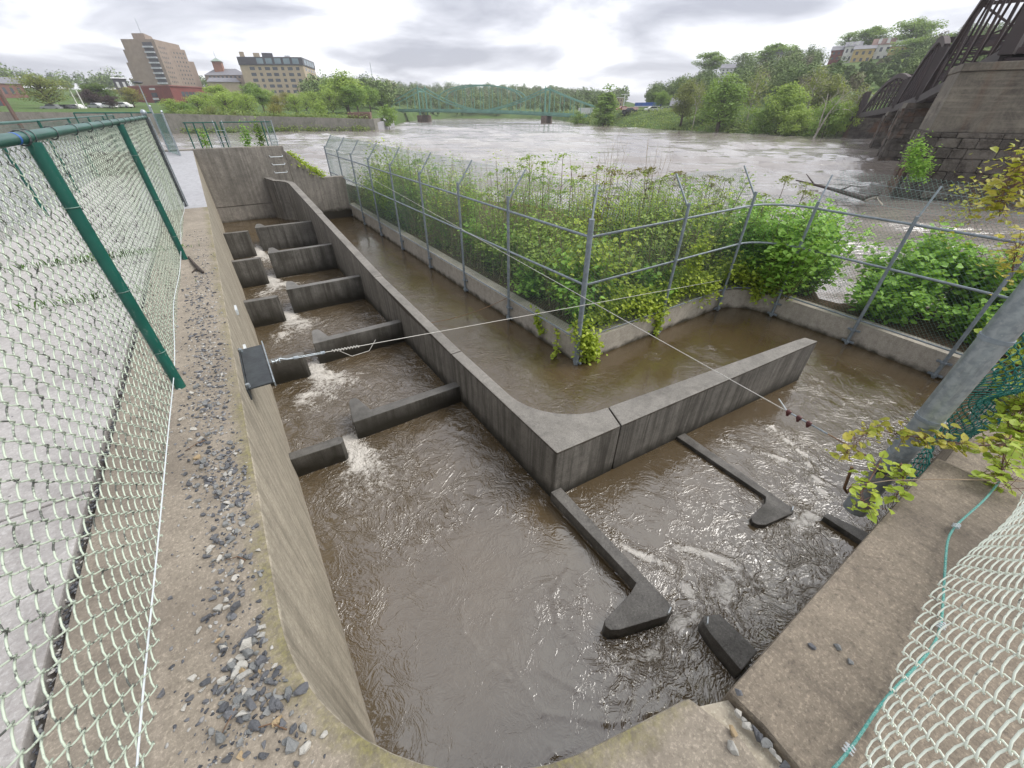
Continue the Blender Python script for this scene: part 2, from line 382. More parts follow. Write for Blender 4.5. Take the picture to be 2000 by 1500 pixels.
# small steel staples cast in the tips
for (x, y, z, a) in ((.0, -1.60, -1.885, .3), (.2, -1.835, -1.885, .5), (2.1, -1.66, -1.975, .3)):
    mb = MB(); c, s_ = math.cos(a), math.sin(a)
    q = [(-.028, 0, -.02), (-.028, 0, .022), (.028, 0, .022), (.028, 0, -.02)]
    mb.tube([(x + u * c, y + u * s_ + .0, z + h) for u, v_, h in q], .006, 6)
    o = mb.build('staple', MAT['white_wire'])
    tag(o, {0: 'small bright steel staple on the tip of the hooked baffle at the divider corner', 1: 'small bright steel staple on the short stub by the brown wall', 2: 'small bright steel staple on the drowned hooked baffle'}[0 if x == .0 else 1 if x == .2 else 2], 'staple')

# ---- headwall, ladder rungs, wing
HY = 16.3
root = thing('headwall', 'tall stained concrete headwall closing the far end of the fish ladder', 'wall', (-1, 16.3, -3))
MB().prism([(-2.43, HY), (.32, HY), (.32, HY + .35), (-2.43, HY + .35)], -1.2, .62).build('upper_lift', MAT['head'], root, bevel=.015)
MB().prism([(-2.43, HY + .008), (.32, HY + .008), (.32, HY + .35), (-2.43, HY + .35)], -3.4, -1.215).build('lower_lift', MAT['head'], root, bevel=.01)
MB().prism([(-5.2, HY), (-2.435, HY), (-2.435, HY + .35), (-5.2, HY + .35)], -.2, .615).build('curb', MAT['head'], root, bevel=.015)
o = MB().prism([(.325, HY + .02), (2.27, HY + .02), (2.27, HY + .3), (.325, HY + .3)], -3.4, lambda x, y: .46 - .93 * min(1.03, max(0, x - .33))).build('wing_wall', MAT['head'], bevel=.012)
# wing needs a kink where the slope stops
bpy.data.objects.remove(o)
def zr(x): return .46 - .93 * min(1.03, max(0, x - .33))
mb = MB()
pr_ = [(.325, -3.4), (2.27, -3.4), (2.27, zr(2.27)), (1.36, zr(1.36)), (.325, zr(.325))]
n = len(pr_)
mb.add([(x, HY + .02, z) for x, z in pr_] + [(x, HY + .3, z) for x, z in pr_], [tuple(range(n)), tuple(range(2 * n - 1, n - 1, -1))] + [((i + 1) % n, i, n + i, n + (i + 1) % n) for i in range(n)])
o = mb.build('wing_wall', MAT['head'], bevel=.012); tag(o, 'sloping concrete wing wall falling away right of the headwall, greenery on its top', 'wall')
rl = thing('rung_ladder', 'three bright steel step rungs set in the headwall', 'ladder', (0, HY - .1, -.3))
for z in (.29, .04, -.22):
    MB().tube([(-.21, HY + .02, z + .03), (-.21, HY - .1, z + .03), (-.2, HY - .12, z), (.2, HY - .12, z), (.21, HY - .1, z + .03), (.21, HY + .02, z + .03)], .013, 6).build('rung', MAT['white_wire'], rl, smooth=True)

# ---- island retaining wall and beds
ZI = -1.6
isl = [(2.25, 18.6), (2.25, 2.12), (2.36, 2.06), (6.35, 2.06)] + arc(6.35, 1.26, .8, 90, 0, 8)[1:] + [(7.12, -.4), (6.95, -2.28)]
isl_in = [(6.95 + .3, -2.28), (7.42, -.4)] + arc(6.35, 1.26, 1.1, 0, 90, 8) + [(2.55, 2.36), (2.55, 18.6)]
o = MB().prism(isl + isl_in, -3.4, ZI).build('retaining_wall', MAT['island'], bevel=.015)
tag(o, 'low pale concrete retaining wall around the planted island, fence posts bolted to its face', 'wall')
t = NT('mulch'); v = t.coord(world=True)
c = t.mix(t.ramp(t.noise(v, 22, 5, .7), .38, .62), (.055, .035, .022), (.17, .115, .075))
c = t.mix(t.ramp(t.noise(v, 3, 4), .55, .7), c, (.045, .04, .02))
t.bsdf(c, .95, 1.4, 0, t.noise(v, 30, 5, .7), .9, .03); MAT['mulch'] = t.m
def bed(poly, z, name):
    o = MB().prism(poly, -3.4, z).build(name, MAT['mulch']); tag(o, kind='structure'); return o
bed([(2.552, 2.362), (6.35, 2.362), (6.9, 2.2), (7.3, 1.9), (10, 2.1), (10.5, 6), (9, 12), (6, 17), (2.552, 18.6)], -1.64, 'island_ground')
bed([(7.46, 1.85), (7.43, -.4), (7.26, -2.28), (7.2, -6), (9.2, -6), (9.4, -1), (8.8, -.15), (7.95, .32), (7.9, .68), (8.7, 1.2), (9.6, 2.05), (7.5, 1.88)], -1.64, 'bank_ground')
bed([(.36, HY + .31), (6, HY + .9), (7, 22), (-3.5, 26), (-3.4, HY + 2)], lambda x, y: -.1 - .35 * max(0, x - .3) - .05 * (y - HY), 'bank_ground')

# ---- steel plate bracket on the left wall
pb = thing('anchor_plate', 'dark steel anchor plate bolted to the pale channel wall above the pools', 'plate', (-2.3, 1.6, -.25))
MB().prism([(-2.405, 1.22), (-2.22, 1.22), (-2.22, 2.0), (-2.405, 2.0)], -.215, -.2).build('plate', MAT['steel_dark'], pb, bevel=.003)
MB().prism([(-2.215, 1.19), (-2.205, 1.19), (-2.205, 2.06), (-2.215, 2.06)], -.235, -.188).build('flange', MAT['galv'], pb, bevel=.003)
MB().prism([(-2.42, 1.2), (-2.408, 1.2), (-2.408, 2.02), (-2.42, 2.02)], -.30, -.19).build('flange', MAT['steel_dark'], pb, bevel=.003)
for y in (1.25, 1.95): MB().tube([(-2.4, y, -.2), (-2.4, y, -.17)], .018, 6).build('bolt', MAT['galv'], pb)
for i, y in enumerate((2.6, 3.9)):
    o = MB().box((-2.41, y, -.5), (.03, .2, .07)).build('wall_cleat', MAT['white_wire'], bevel=.003)
    tag(o, ['short white metal cleat on the channel wall just beyond the anchor plate', 'short white metal cleat on the channel wall farther up the ladder'][i], 'cleat')
o = MB().prism([(-2.42, 2.3), (-2.405, 2.3), (-2.405, 8.0), (-2.42, 8.0)], -.6, -.54).build('wall_rail', MAT['galv'], bevel=.003)
bpy.data.objects.remove(o)

# ---------------------------------------------------------------- water
t = NT('pool_water'); v = t.coord(world=True)
at_t = t.n('ShaderNodeAttribute', attribute_name='turb').outputs['Fac']
at_f = t.n('ShaderNodeAttribute', attribute_name='foam').outputs['Fac']
vs = t.n('ShaderNodeVectorMath', operation='ADD')
w1 = t.n('ShaderNodeTexNoise'); t.l(v, w1.inputs['Vector']); w1.inputs['Scale'].default_value = 1.4; w1.inputs['Detail'].default_value = 2
sc_ = t.n('ShaderNodeVectorMath', operation='SCALE'); t.l(w1.outputs['Color'], sc_.inputs[0]); sc_.inputs['Scale'].default_value = .55
t.l(v, vs.inputs[0]); t.l(sc_.outputs[0], vs.inputs[1]); wv = vs.outputs[0]
rid = t.ma('POWER', t.ma('SUBTRACT', 1., t.ma('MULTIPLY', t.ma('ABSOLUTE', t.ma('SUBTRACT', t.noise(wv, 3.4, 4, .62, 1.1), .5)), 4.), True), 5.)
rid2 = t.ma('POWER', t.ma('SUBTRACT', 1., t.ma('MULTIPLY', t.ma('ABSOLUTE', t.ma('SUBTRACT', t.noise(wv, 11, 3, .6, .9), .5)), 4.), True), 3.)
h = t.ma('ADD', t.ma('MULTIPLY', rid, .42), t.ma('MULTIPLY', rid2, .20))
amp = t.ma('ADD', t.ma('MULTIPLY', t.ramp(t.noise(v, .8, 3, .6, .8), .47, .68), .12), t.ma('ADD', .008, t.ma('MULTIPLY', t.ma('POWER', at_t, 1.5), .34)))
h = t.ma('ADD', t.ma('MULTIPLY', h, amp), t.ma('MULTIPLY', t.noise(wv, 1.6, 1), .02))
fn = t.noise(wv, 24, 5, .75, .4)
fl = t.noise(wv, 6, 5, .7, .5)
fo = t.ma('ADD', t.ma('MULTIPLY', fn, .55), t.ma('MULTIPLY', fl, .6))
thr = t.ma('SUBTRACT', .85, t.ma('MULTIPLY', at_f, .54))
fm = t.ma('MULTIPLY', t.ma('SUBTRACT', fo, thr), 6.5, True)
c = t.mix(t.ramp(t.noise(v, 1.1, 4), .3, .7), (.092, .065, .034), (.064, .044, .021))
c = t.mix(t.ma('MULTIPLY', at_t, .6), c, (.10, .078, .05))
c = t.mix(t.ma('MULTIPLY', fm, .85), c, (.58, .55, .50))
ro = t.ma('ADD', .06, t.ma('MULTIPLY', fm, .6))
t.bsdf(c, ro, 2.1, 0, h, .8, .10); MAT['water'] = t.m

def wave_field(X, Y, seed, n=26, lmin=.1, lmax=.55):
    r = np.random.default_rng(seed)
    wx = X + .09 * np.sin(3.1 * Y + 1) + .05 * np.sin(7.3 * X - 2.2 * Y)
    wy = Y + .09 * np.sin(2.7 * X + .4) + .05 * np.sin(6.1 * Y + 3.3 * X)
    H = np.zeros_like(X)
    for i in range(n):
        lam = lmin * (lmax / lmin) ** r.random(); a = r.random() * 6.283; ph = r.random() * 6.283
        k = 6.283 / lam
        H += (1 - 2 * np.abs(np.sin(.5 * (k * (wx * math.cos(a) + wy * math.sin(a)) + ph)))) * lam ** .9
    return H / n
JETS = []   # x, y, dir, length, width, strength
for k in range(5):
    JETS += [(-1.70, BY[k] + .15, -88, 2.4, .17, 1.0), (-1.60, BY[k] - .4, -50, 1.5, .28, .85 if k else .6), (-1.95, BY[k] - .8, -100, 1.2, .34, .75 if k else .45)]
JETS += [(.1, -1.68, 188, .6, .10, .9), (2.25, -1.8, 172, 1.1, .14, .8), (1.0, -1.8, 160, .6, .14, .6), (5.0, -.7, 240, 1.3, .25, .5), (3.5, -1.0, 200, 1.4, .25, .5), (.75, -1.75, 182, .6, .12, .9), (-.5, -1.66, 200, .35, .10, .75), (-.65, -1.55, 130, .3, .08, .5)]
ARCS = [[(.17, -.70), (.31, -1.1), (.45, -1.37)], [(.68, -1.22), (.86, -1.42), (.97, -1.66), (1.0, -1.89)], [(.42, -1.5), (.30, -1.7), (.15, -1.75)], [(-.6, -1.5), (-.5, -1.66), (-.3, -1.72)],
        [(3.4, -.75), (3.2, -1.3), (2.7, -1.75)], [(2.6, -.6), (2.9, -1.2)]]
def pxc(pts): return [tuple(atz(x, y, -2.06)[:2]) for x, y in pts]
CREASE = [pxc([(900, 1180), (905, 1230), (930, 1270), (1000, 1300), (1040, 1360)]), pxc([(925, 1275), (990, 1320), (1060, 1390), (1110, 1400)]), pxc([(1060, 1310), (1120, 1345), (1170, 1370), (1250, 1360), (1290, 1330)]), pxc([(1120, 1400), (1180, 1412), (1260, 1395), (1310, 1370)]),
          pxc([(715, 1040), (770, 1068), (840, 1072), (900, 1055)]), pxc([(1110, 1110), (1080, 1160), (1090, 1220), (1130, 1260)]), pxc([(905, 1160), (960, 1200), (1030, 1210)]), pxc([(1050, 1500), (1080, 1470), (1120, 1460)]), pxc([(720, 1180), (790, 1170), (850, 1130)])]
SW = [(-1.2, -1.0, .9), (-.6, .6, .8), (1.1, -1.0, .6), (-1.0, 3.4, .5)]
def pool(name, fall, x0, x1, y0, y1, z, step, base=.05, seed=1):
    nx = max(2, int((x1 - x0) / step)); ny = max(2, int((y1 - y0) / step))
    xs = np.linspace(x0, x1, nx + 1); yy = np.linspace(y0, y1, ny + 1)
    X, Y = np.meshgrid(xs, yy); T = np.full_like(X, base); Fm = np.zeros_like(X)
    for (jx, jy, a, ln, wd, s_) in JETS:
        u = (X - jx) * math.cos(R(a)) + (Y - jy) * math.sin(R(a)); q = -(X - jx) * math.sin(R(a)) + (Y - jy) * math.cos(R(a))
        wq = wd + .35 * np.maximum(u, 0)
        g = np.exp(-(q / wq) ** 2) * np.where(u < 0, np.exp(-(u / .12) ** 2), np.exp(-(u / ln) ** 2))
        Fm = np.maximum(Fm, s_ * g * np.exp(-np.maximum(u, 0) / (ln * 1.2)))
        g2 = np.exp(-(q / (wq * 2.2)) ** 2) * np.where(u < 0, np.exp(-(u / .3) ** 2), np.exp(-(u / (ln * 1.7)) ** 2))
        T = np.maximum(T, .95 * s_ * g2)
    for pts in ARCS:
        for a, b in zip(pts[:-1], pts[1:]):
            ax, ay = a; bx, by = b; d2 = (bx - ax) ** 2 + (by - ay) ** 2
            s_ = np.clip(((X - ax) * (bx - ax) + (Y - ay) * (by - ay)) / d2, 0, 1)
            d = np.hypot(X - ax - s_ * (bx - ax), Y - ay - s_ * (by - ay))
            Fm = np.maximum(Fm, (.66 + .2 * np.sin(X * 23 + Y * 17)) * np.exp(-(d / .075) ** 2)); T = np.maximum(T, .8 * np.exp(-(d / .16) ** 2))
    if seed == 3:   # the turning pool calms away from the last slot
        q_ = 1 / (1 + np.exp(-(Y - .75) / .22)); q_ = np.maximum(q_, np.exp(-(np.hypot(X + .35, Y + 1.62) / .5) ** 2)); T = T * (.46 + .54 * q_); Fm = Fm * (.1 + .9 * q_)
    H = wave_field(X, Y, seed)
    Z = z + (.003 + .10 * T ** 1.4) * H + .025 * Fm * (.6 + .8 * H)
    if fall is not None: Z += fall(X, Y)
    for pts in CREASE:
        for a, b in zip(pts[:-1], pts[1:]):
            ax, ay = a; bx, by = b; d2 = (bx - ax) ** 2 + (by - ay) ** 2
            s_ = np.clip(((X - ax) * (bx - ax) + (Y - ay) * (by - ay)) / d2, 0, 1)
            d = np.hypot(X - ax - s_ * (bx - ax), Y - ay - s_ * (by - ay)) + .012 * np.sin(X * 31 + Y * 23)
            Z = np.maximum(Z, Z + .005 * np.exp(-(d / .024) ** 2))
    for (sx, sy, sr) in SW:
        d = np.hypot(X - sx, Y - sy); Z += .0012 * np.sin(d * 22 - 2.2 * np.arctan2(Y - sy, X - sx)) * np.exp(-(d / sr) ** 2)
    V = np.stack([X, Y, Z], -1).reshape(-1, 3)
    i = np.arange(nx + 1)[None, :] + (np.arange(ny + 1) * (nx + 1))[:, None]
    Fq = np.stack([i[:-1, :-1], i[:-1, 1:], i[1:, 1:], i[1:, :-1]], -1).reshape(-1, 4)
    o = mesh_np(name, V, Fq, MAT['water'], None, True, attrs={'turb': T.ravel(), 'foam': Fm.ravel()})
    tag(o, kind='structure')
B0 = BY[0] + .02
pool('pool_water', None, -2.42, 0.0, -2.3, B0, -2.06, .018, .05, 3)
lev = [-2.07, -2.06, -2.02, -1.92, -1.72]
def spill(k):
    lo = ([-2.06] + lev)[k]
    return lambda X, Y: (lo - lev[k] - .012) * np.clip((BY[k] + .34 - Y) / .34, 0, 1) ** 1.3
for k in range(4): pool('pool_water', spill(k), -2.42, 0.0, BY[k] - .06, BY[k + 1] + .04, lev[k], .025, .10, 5 + k)
pool('pool_water', spill(4), -2.42, .1, BY[4] - .06, 16.32, lev[4], .05, .03, 11)
pool('pool_water', lambda X, Y: -.045 * np.clip((.35 - X) / .4, 0, 1) * (Y < -1.5), -.06, 7.3, -2.3, 0.0, -2.03, .022, .06, 13)
pool('pool_water', None, .02, 7.3, 0.0, 2.2, -2.035, .025, .06, 13)
pool('pool_water', None, .02, 2.35, 2.2, 16.4, -2.04, .04, .04, 14)
# ================================================================ fences, pole, cables
def pvc(name, c, dark, thr=(.52, .62), amt=.8):
    t = NT(name); v = t.coord(world=True)
    f = t.ma('MULTIPLY', t.ramp(t.noise(v, 26, 4, .7), *thr), amt)
    t.bsdf(t.mix(f, c, dark), .55, 1.45); return t.m
MAT['mesh_pale'] = pvc('faded_vinyl_wire', (.74, .79, .69), (.06, .06, .055), (.60, .68), .9)
MAT['mesh_left'] = pvc('worn_vinyl_wire', (.48, .55, .45), (.04, .04, .04), (.53, .61), .9)
MAT['mesh_far'] = pvc('green_vinyl_wire', (.15, .25, .21), (.08, .12, .11))
MAT['mesh_teal'] = pvc('teal_vinyl_wire', (.012, .15, .125), (.008, .07, .06))
MAT['rusty'] = plain('rusty_wire', (.25, .15, .08), (.12, .07, .04), s=20, rough=.8)

def chain_wires(path, z0, z1, pitch=.07, r=.0022, sides=4, fine=True, wob=0, seed=0, sag=None, bulge=.0045):
    """woven wire zigzags along a plan polyline (list of (x,y)); returns V, F"""
    P = np.array(path, float); seg = np.hypot(*np.diff(P, axis=0).T); cum = np.r_[0, np.cumsum(seg)]; Ltot = cum[-1]
    h = pitch / 2; nW = int(Ltot / h); nH = int((z1 - z0) / h)
    rr = np.random.default_rng(seed)
    js = np.arange(nH + 1)
    Vs = []; Fs = []; off = 0
    if fine:
        zz = []; side = []; od = []
        for j in js:
            fwd = 1 if j % 2 == 0 else -1
            # corner, then three points along the strand: the flattened spiral bulges off the plane
            for f_, o_ in ((-.09, -.55), (.09, .55), (.32, 1.25), (.68, 1.25)):
                if j == nH and f_ > .1: continue
                zz.append((j + f_) * h); od.append(o_ * fwd)
                base = 0. if j % 2 == 0 else 1.; q = 0 if f_ < .1 else (f_ - .09) / .82
                side.append(base + (1 - 2 * base) * q)
        zz = np.array(zz); side = np.array(side); od = np.array(od) * bulge
    else:
        zz = js * h; side = js % 2; od = np.zeros(len(js))
    n = len(zz)
    ang = np.arange(sides) * 2 * math.pi / sides + .4
    q = np.arange(n - 1)[:, None] * sides + np.arange(sides)[None, :]
    q2 = np.arange(n - 1)[:, None] * sides + (np.arange(sides)[None, :] + 1) % sides
    FF = np.stack([q, q2, q2 + sides, q + sides], -1).reshape(-1, 4)
    for i in range(nW):
        sd = side if i % 2 == 0 else 1 - side
        s = i * h + sd * h + (sd * 2 - 1) * r * .7
        if i % 2: o_ = -od
        else: o_ = od
        s = np.clip(s, 0, Ltot - 1e-6)
        z = z0 + zz
        if wob:
            o_ = o_ + wob * (np.sin(s * 2.3 + z * 1.7 + seed) + .6 * np.sin(s * 5.1 - z * 3.9 + 2 * seed))
            s2 = s + wob * .5 * np.sin(z * 6 + i * .21); z = z + wob * .5 * np.sin(s * 4.4 + seed)
        else: s2 = s
        k = np.clip(np.searchsorted(cum, s, side='right') - 1, 0, len(seg) - 1)
        dirv = (P[k + 1] - P[k]) / seg[k][:, None]; nrm = np.stack([-dirv[:, 1], dirv[:, 0]], -1)
        xy = P[k] + dirv * (s2 - cum[k])[:, None] + nrm * o_[:, None]
        if sag is not None:
            C0, zadd = sag(s, z, xy, nrm); xy = C0; z = zadd
        C = np.c_[xy, z]
        T = np.gradient(C, axis=0); T /= np.linalg.norm(T, axis=1)[:, None] + 1e-12
        N3 = np.c_[nrm, np.zeros(n)]; N3 -= T * (N3 * T).sum(1)[:, None]; N3 /= np.linalg.norm(N3, axis=1)[:, None] + 1e-12
        B3 = np.cross(T, N3)
        V = C[:, None, :] + r * (np.cos(ang)[None, :, None] * N3[:, None, :] + np.sin(ang)[None, :, None] * B3[:, None, :])
        Vs.append(V.reshape(-1, 3)); Fs.append(FF + off); off += n * sides
    return np.concatenate(Vs), np.concatenate(Fs)

# ---- green fence along the gravel strip
FX = -2.8
root = thing('chain_link_fence', 'near green pipe fence with worn chain-link mesh standing along the gravel strip', 'fence', (FX, 1.2, 0))
V, F = chain_wires([(FX - .022, -2.9), (FX - .022, 9.05)], .03, 1.56, .092, .0028, 6, True, .006, 1, None, .0058)
mesh_np('mesh', V, F, MAT['mesh_left'], root, True)
MB().tube([(FX, -3.2, 1.585), (FX, 9.1, 1.585)], .026, 14).build('top_rail', MAT['green_pipe'], root, smooth=True)
for y in (-2.62, 1.17, 4.85):
    MB().tube([(FX + .015, y, -.01), (FX + .015, y, 1.56)], .034, 16).build('post', MAT['green_pipe'], root, smooth=True)
for y in (1.17, 4.85):
    for k in range(3):
        z = [1.25, .75, .3][k]; mb = MB()
        mb.tube([(FX + .015 + .037 * math.cos(a), y + .037 * math.sin(a), z + .004 * k) for a in np.linspace(0, 6.28, 17)], .0028, 5, False)
        mb.build('tie_wire', MAT['mesh_far'], root)
for y in list(np.arange(-2.0, 9, .62)) + [1.12, 1.22]:
    mb = MB(); mb.tube([(FX - .003 + .031 * math.cos(a), y + .008 * math.sin(2 * a), 1.583 + .034 * math.sin(a)) for a in np.linspace(0, 6.28, 15)], .003, 5, False)
    mb.build('rail_tie', MAT['steel_dark'], root)
MB().tube([(FX, 9.1, -.02), (FX, 9.1, 1.62)], .032, 12).build('end_post', MAT['steel_dark'], root, smooth=True)
MB().ball((FX, 9.1, 1.65), (.05, .05, .055), 12).build('post_cap', MAT['galv'], root, smooth=True)
MB().tube([(FX + .045, 9.14, 0), (FX + .045, 9.14, 1.58)], .012, 8).build('stretcher_bar', MAT['galv'], root, smooth=True)
MB().tube([(FX + .016 * math.sin(y * 1.7), y, .105 + .012 * math.sin(y * 2.9)) for y in np.linspace(-2.9, 9, 60)], .0032, 6).build('tension_wire', MAT['white_wire'], root, smooth=True)
MB().tube([(FX, .96 + .0, 1.585), (FX, .99, 1.585)], .0268, 14).build('blue_tape', plain('blue_tape', (.02, .12, .45), (.02, .1, .38), rough=.5), root, smooth=True)

# ---- far side fence of the deck
root = thing('chain_link_fence', 'green chain-link fence along the far left edge of the paved deck', 'fence', (-5.05, 8, 0))
V, F = chain_wires([(-5.05, 3.0), (-5.05, 25.5)], .05, 1.47, .09, .0024, 3, False, .01, 4)
mesh_np('mesh', V, F, MAT['mesh_far'], root)
MB().tube([(-5.05, -3, 1.49), (-5.05, 25.6, 1.49)], .026, 10).build('top_rail', MAT['green_pipe'], root, smooth=True)
for y in (0, 3.2, 6.4, 9.6, 12.8, 16, 19.2, 22.4, 25.6):
    MB().tube([(-5.03, y, -.01), (-5.03, y, 1.49)], .03, 10).build('post', MAT['green_pipe'], root, smooth=True)

# ---- fences on the headwall
GH = .625
def panel(root, x0, x1, y0, y1, z0, z1, mat, pitch=.08):
    V, F = chain_wires([(x0, y0), (x1, y1)], z0, z1, pitch, .0026, 3, False, .004, 2)
    return mesh_np('mesh', V, F, mat, root)
root = thing('chain_link_fence', 'low green chain-link fence of several posts standing on top of the headwall', 'fence', (-1, HY + .2, GH))
hp = [-2.35, -2.12, -1.85, -1.5, -1.36, -.12]
for x in hp: MB().tube([(x, HY + .2, GH - .02), (x, HY + .2, GH + .74)], .02, 8).build('post', MAT['green_pipe'], root, smooth=True)
for a, b in ((-2.4, -1.5), (-1.36, .15)): MB().tube([(a, HY + .2, GH + .72), (b, HY + .2, GH + .72)], .017, 8).build('top_rail', MAT['green_pipe'], root, smooth=True)
panel(root, -2.4, .15, HY + .23, HY + .23, GH + .02, GH + .7, MAT['mesh_far'])
for x in (-1.5, -1.36): pass
sl = thing('ladder_rail', 'pair of grey steel ladder hoops with rungs on the headwall', 'ladder', (-1.43, HY + .3, GH))
MB().tube([(-1.56, HY + .12, GH), (-1.56, HY + .12, GH + .68), (-1.56, HY + .3, GH + .76), (-1.56, HY + .5, GH + .3)], .014, 6).build('side_rail', MAT['galv'], sl, smooth=True)
MB().tube([(-1.3, HY + .12, GH), (-1.3, HY + .12, GH + .68), (-1.3, HY + .3, GH + .76), (-1.3, HY + .5, GH + .3)], .014, 6).build('side_rail', MAT['galv'], sl, smooth=True)
for k in range(3): MB().tube([(-1.56, HY + .12, GH + .15 + .17 * k), (-1.3, HY + .12, GH + .15 + .17 * k)], .01, 6).build('rung', MAT['galv'], sl, smooth=True)
root = thing('gate', 'narrow dark green mesh gate leaf at the right end of the headwall', 'gate', (.1, HY + .2, GH))
for x, y in ((.0, HY + .2), (.2, HY + .16)): MB().tube([(x, y, GH - .02), (x, y, GH + .78)], .018, 8).build('post', MAT['galv'], root, smooth=True)
V, F = chain_wires([(.0, HY + .19), (.2, HY + .15)], GH, GH + .74, .03, .0032, 3, False); mesh_np('mesh', V, F, MAT['mesh_teal'], root)
MB().tube([(.0, HY + .12, GH + .14), (.26, HY + .1, GH + .14)], .012, 6).build('gate_bar', MAT['white_wire'], root, smooth=True)
root = thing('gate', 'tall open green mesh gate at the far end of the walkway', 'gate', (-3.0, HY - .4, .5))
gp = [(-3.05, HY - .1, 1.75), (-2.78, HY - .9, 1.62)]
for x, y, z in gp:
    MB().tube([(x, y, .3), (x, y, z)], .026, 8).build('post', MAT['galv'], root, smooth=True)
    MB().ball((x, y, z + .03), .036, 8).build('post_cap', MAT['galv'], root, smooth=True)
V, F = chain_wires([(-3.05, HY - .1), (-2.78, HY - .9)], .42, 1.6, .05, .003, 3, False); mesh_np('mesh', V, F, MAT['mesh_teal'], root)
MB().tube([(-3.05, HY - .1, 1.62), (-4.9, HY + .1, 1.62)], .018, 8).build('top_rail', MAT['green_pipe'], root, smooth=True)
V, F = chain_wires([(-4.9, HY + .12), (-3.05, HY - .08)], .62, 1.6, .1, .0026, 3, False); mesh_np('mesh', V, F, MAT['mesh_far'], root)
for x in (-4.9, -4.2, -3.6): MB().tube([(x, HY + .1, .6), (x, HY + .1, 1.62)], .018, 8).build('post', MAT['green_pipe'], root, smooth=True)

# ---- tall fence with outward arms round the island
root = thing('security_fence', 'tall grey chain-link security fence with outward slanting arms around the planted island', 'fence', (2.2, 2.0, -1.6))
OFF = .05
fpath = [(2.25 - OFF, 18.6), (2.25 - OFF, 2.06)] + [(6.35, 2.0)] + [(x, y) for x, y in arc(6.35, 1.2, .8, 90, 2, 7)][1:] + [(7.08, -.4), (6.9, -3.2)]
V, F = chain_wires([(x + .03, y + .03) for x, y in fpath], -1.52, .36, .062, .0024, 3, False, .008, 9)
mesh_np('mesh', V, F, MAT['mesh_far'], root)
postsI = [(2.2, 18.5), (2.2, 16.4), (2.2, 14.5), (2.2, 12.5), (2.2, 10.45), (2.2, 8.3), (2.2, 6.2), (2.2, 4.24), (2.2, 2.07), (4.37, 2.01), (6.4, 1.99), (7.1, 1.15), (7.06, -.32), (6.95, -1.66), (6.85, -3.1)]
dirs = [(1, 0)] * 8 + [(.6, .5)] + [(0, 1)] * 2 + [(1, .25)] + [(1, 0)] * 3
for i, ((x, y), (dx, dy)) in enumerate(zip(postsI, dirs)):
    rad = .042 if i == 8 else .027
    zt = .42 if i < 11 else .3
    MB().tube([(x, y, -2.03), (x, y, zt)], rad, 12).build('post', MAT['galv_dull'], root, smooth=True)
    MB().tube([(x + .01 * dx, y + .01 * dy, zt - .07), (x + .38 * dx, y + .38 * dy, zt + .40)], .016, 8).build('arm', MAT['galv_dull'], root, smooth=True)
    for z in (-1.74, -1.98):
        mb = MB()
        if abs(dx) > .5: mb.box((x + .025, y, z), (.03, .20, .035)); mb.box((x - .0, y, z), (.075, .075, .04))
        else: mb.box((x, y + .025, z), (.20, .03, .035)); mb.box((x, y, z), (.075, .075, .04))
        mb.build('bracket', MAT['galv_dull'], root, bevel=.003)
for z, nm, rad in ((.17, 'top_rail', .02), (-.56, 'mid_rail', .02), (-1.535, 'bottom_rail', .015)):
    MB().tube([(x, y, z) for x, y in fpath], rad, 10).build(nm, MAT['galv_dull'], root, smooth=True)
# slanted upper mesh on the arms
def slope(s, z, xy, nrm):
    tt = z - .36
    return xy + nrm * (tt * .8)[:, None], .36 + tt
for pth in ([(2.23, 18.6), (2.23, 2.2)], [(2.4, 2.04), (6.35, 2.03)], [(7.1, 1.1), (7.08, -.4), (6.9, -3.2)]):
    V, F = chain_wires(pth, .36, .80, .062, .0024, 3, False, .006, 3, slope)
    mesh_np('arm_mesh', V, F, MAT['mesh_far'], root)
# barbed strands on the right hand arms
mb = MB()
for k in range(3): mb.tube([(7.12 + .12 * (k + 1), 1.15 + .03 * k, .38 + .13 * k), (7.2 + .12 * (k + 1), -.32, .33 + .13 * k), (7.0 + .12 * (k + 1), -3.1, .3 + .13 * k)], .003, 5)
mb.build('strand', MAT['galv_dull'], root)

# ---- right hand fence: pale mesh beside the brown wall
root = thing('chain_link_fence', 'near pale mint chain-link fence rising beside the brown stained wall top', 'fence', (0, -2.55, 0))
def loose(s, z, xy, nrm):
    b = np.maximum(0, .35 - z) * .16
    return xy - nrm * b[:, None] * 0 + np.c_[np.zeros_like(z), .05 * np.sin(s * 3.3) * np.exp(-z * 3) + .03 * np.sin(z * 5 + s)], z
V, F = chain_wires([(-2.6, -2.54), (1.0, -2.54)], .02, 1.1, .092, .0027, 8, True, .012, 6, loose, .0062)
mesh_np('mesh', V, F, MAT['mesh_pale'], root, True)
tw = [(x, -2.498 + .015 * math.sin(x * 7) + .05 * math.sin(x * 3.3), .03 + .012 * math.sin(x * 11)) for x in np.linspace(-2.6, 1.05, 60)]
mb = MB()
tw2 = []
for i in range(len(tw) * 6 - 6):
    a = np.array(tw[i // 6]); b = np.array(tw[i // 6 + 1]); tw2.append(tuple(a + (b - a) * (i % 6) / 6))
mb.tube(tw2, [.0042 + .0008 * (i % 2) for i in range(len(tw2))], 6)
mb.build('tension_wire', plain('teal_wire', (.01, .22, .19), (.2, .38, .34), s=160, rough=.4), root, smooth=True)
mb = MB()
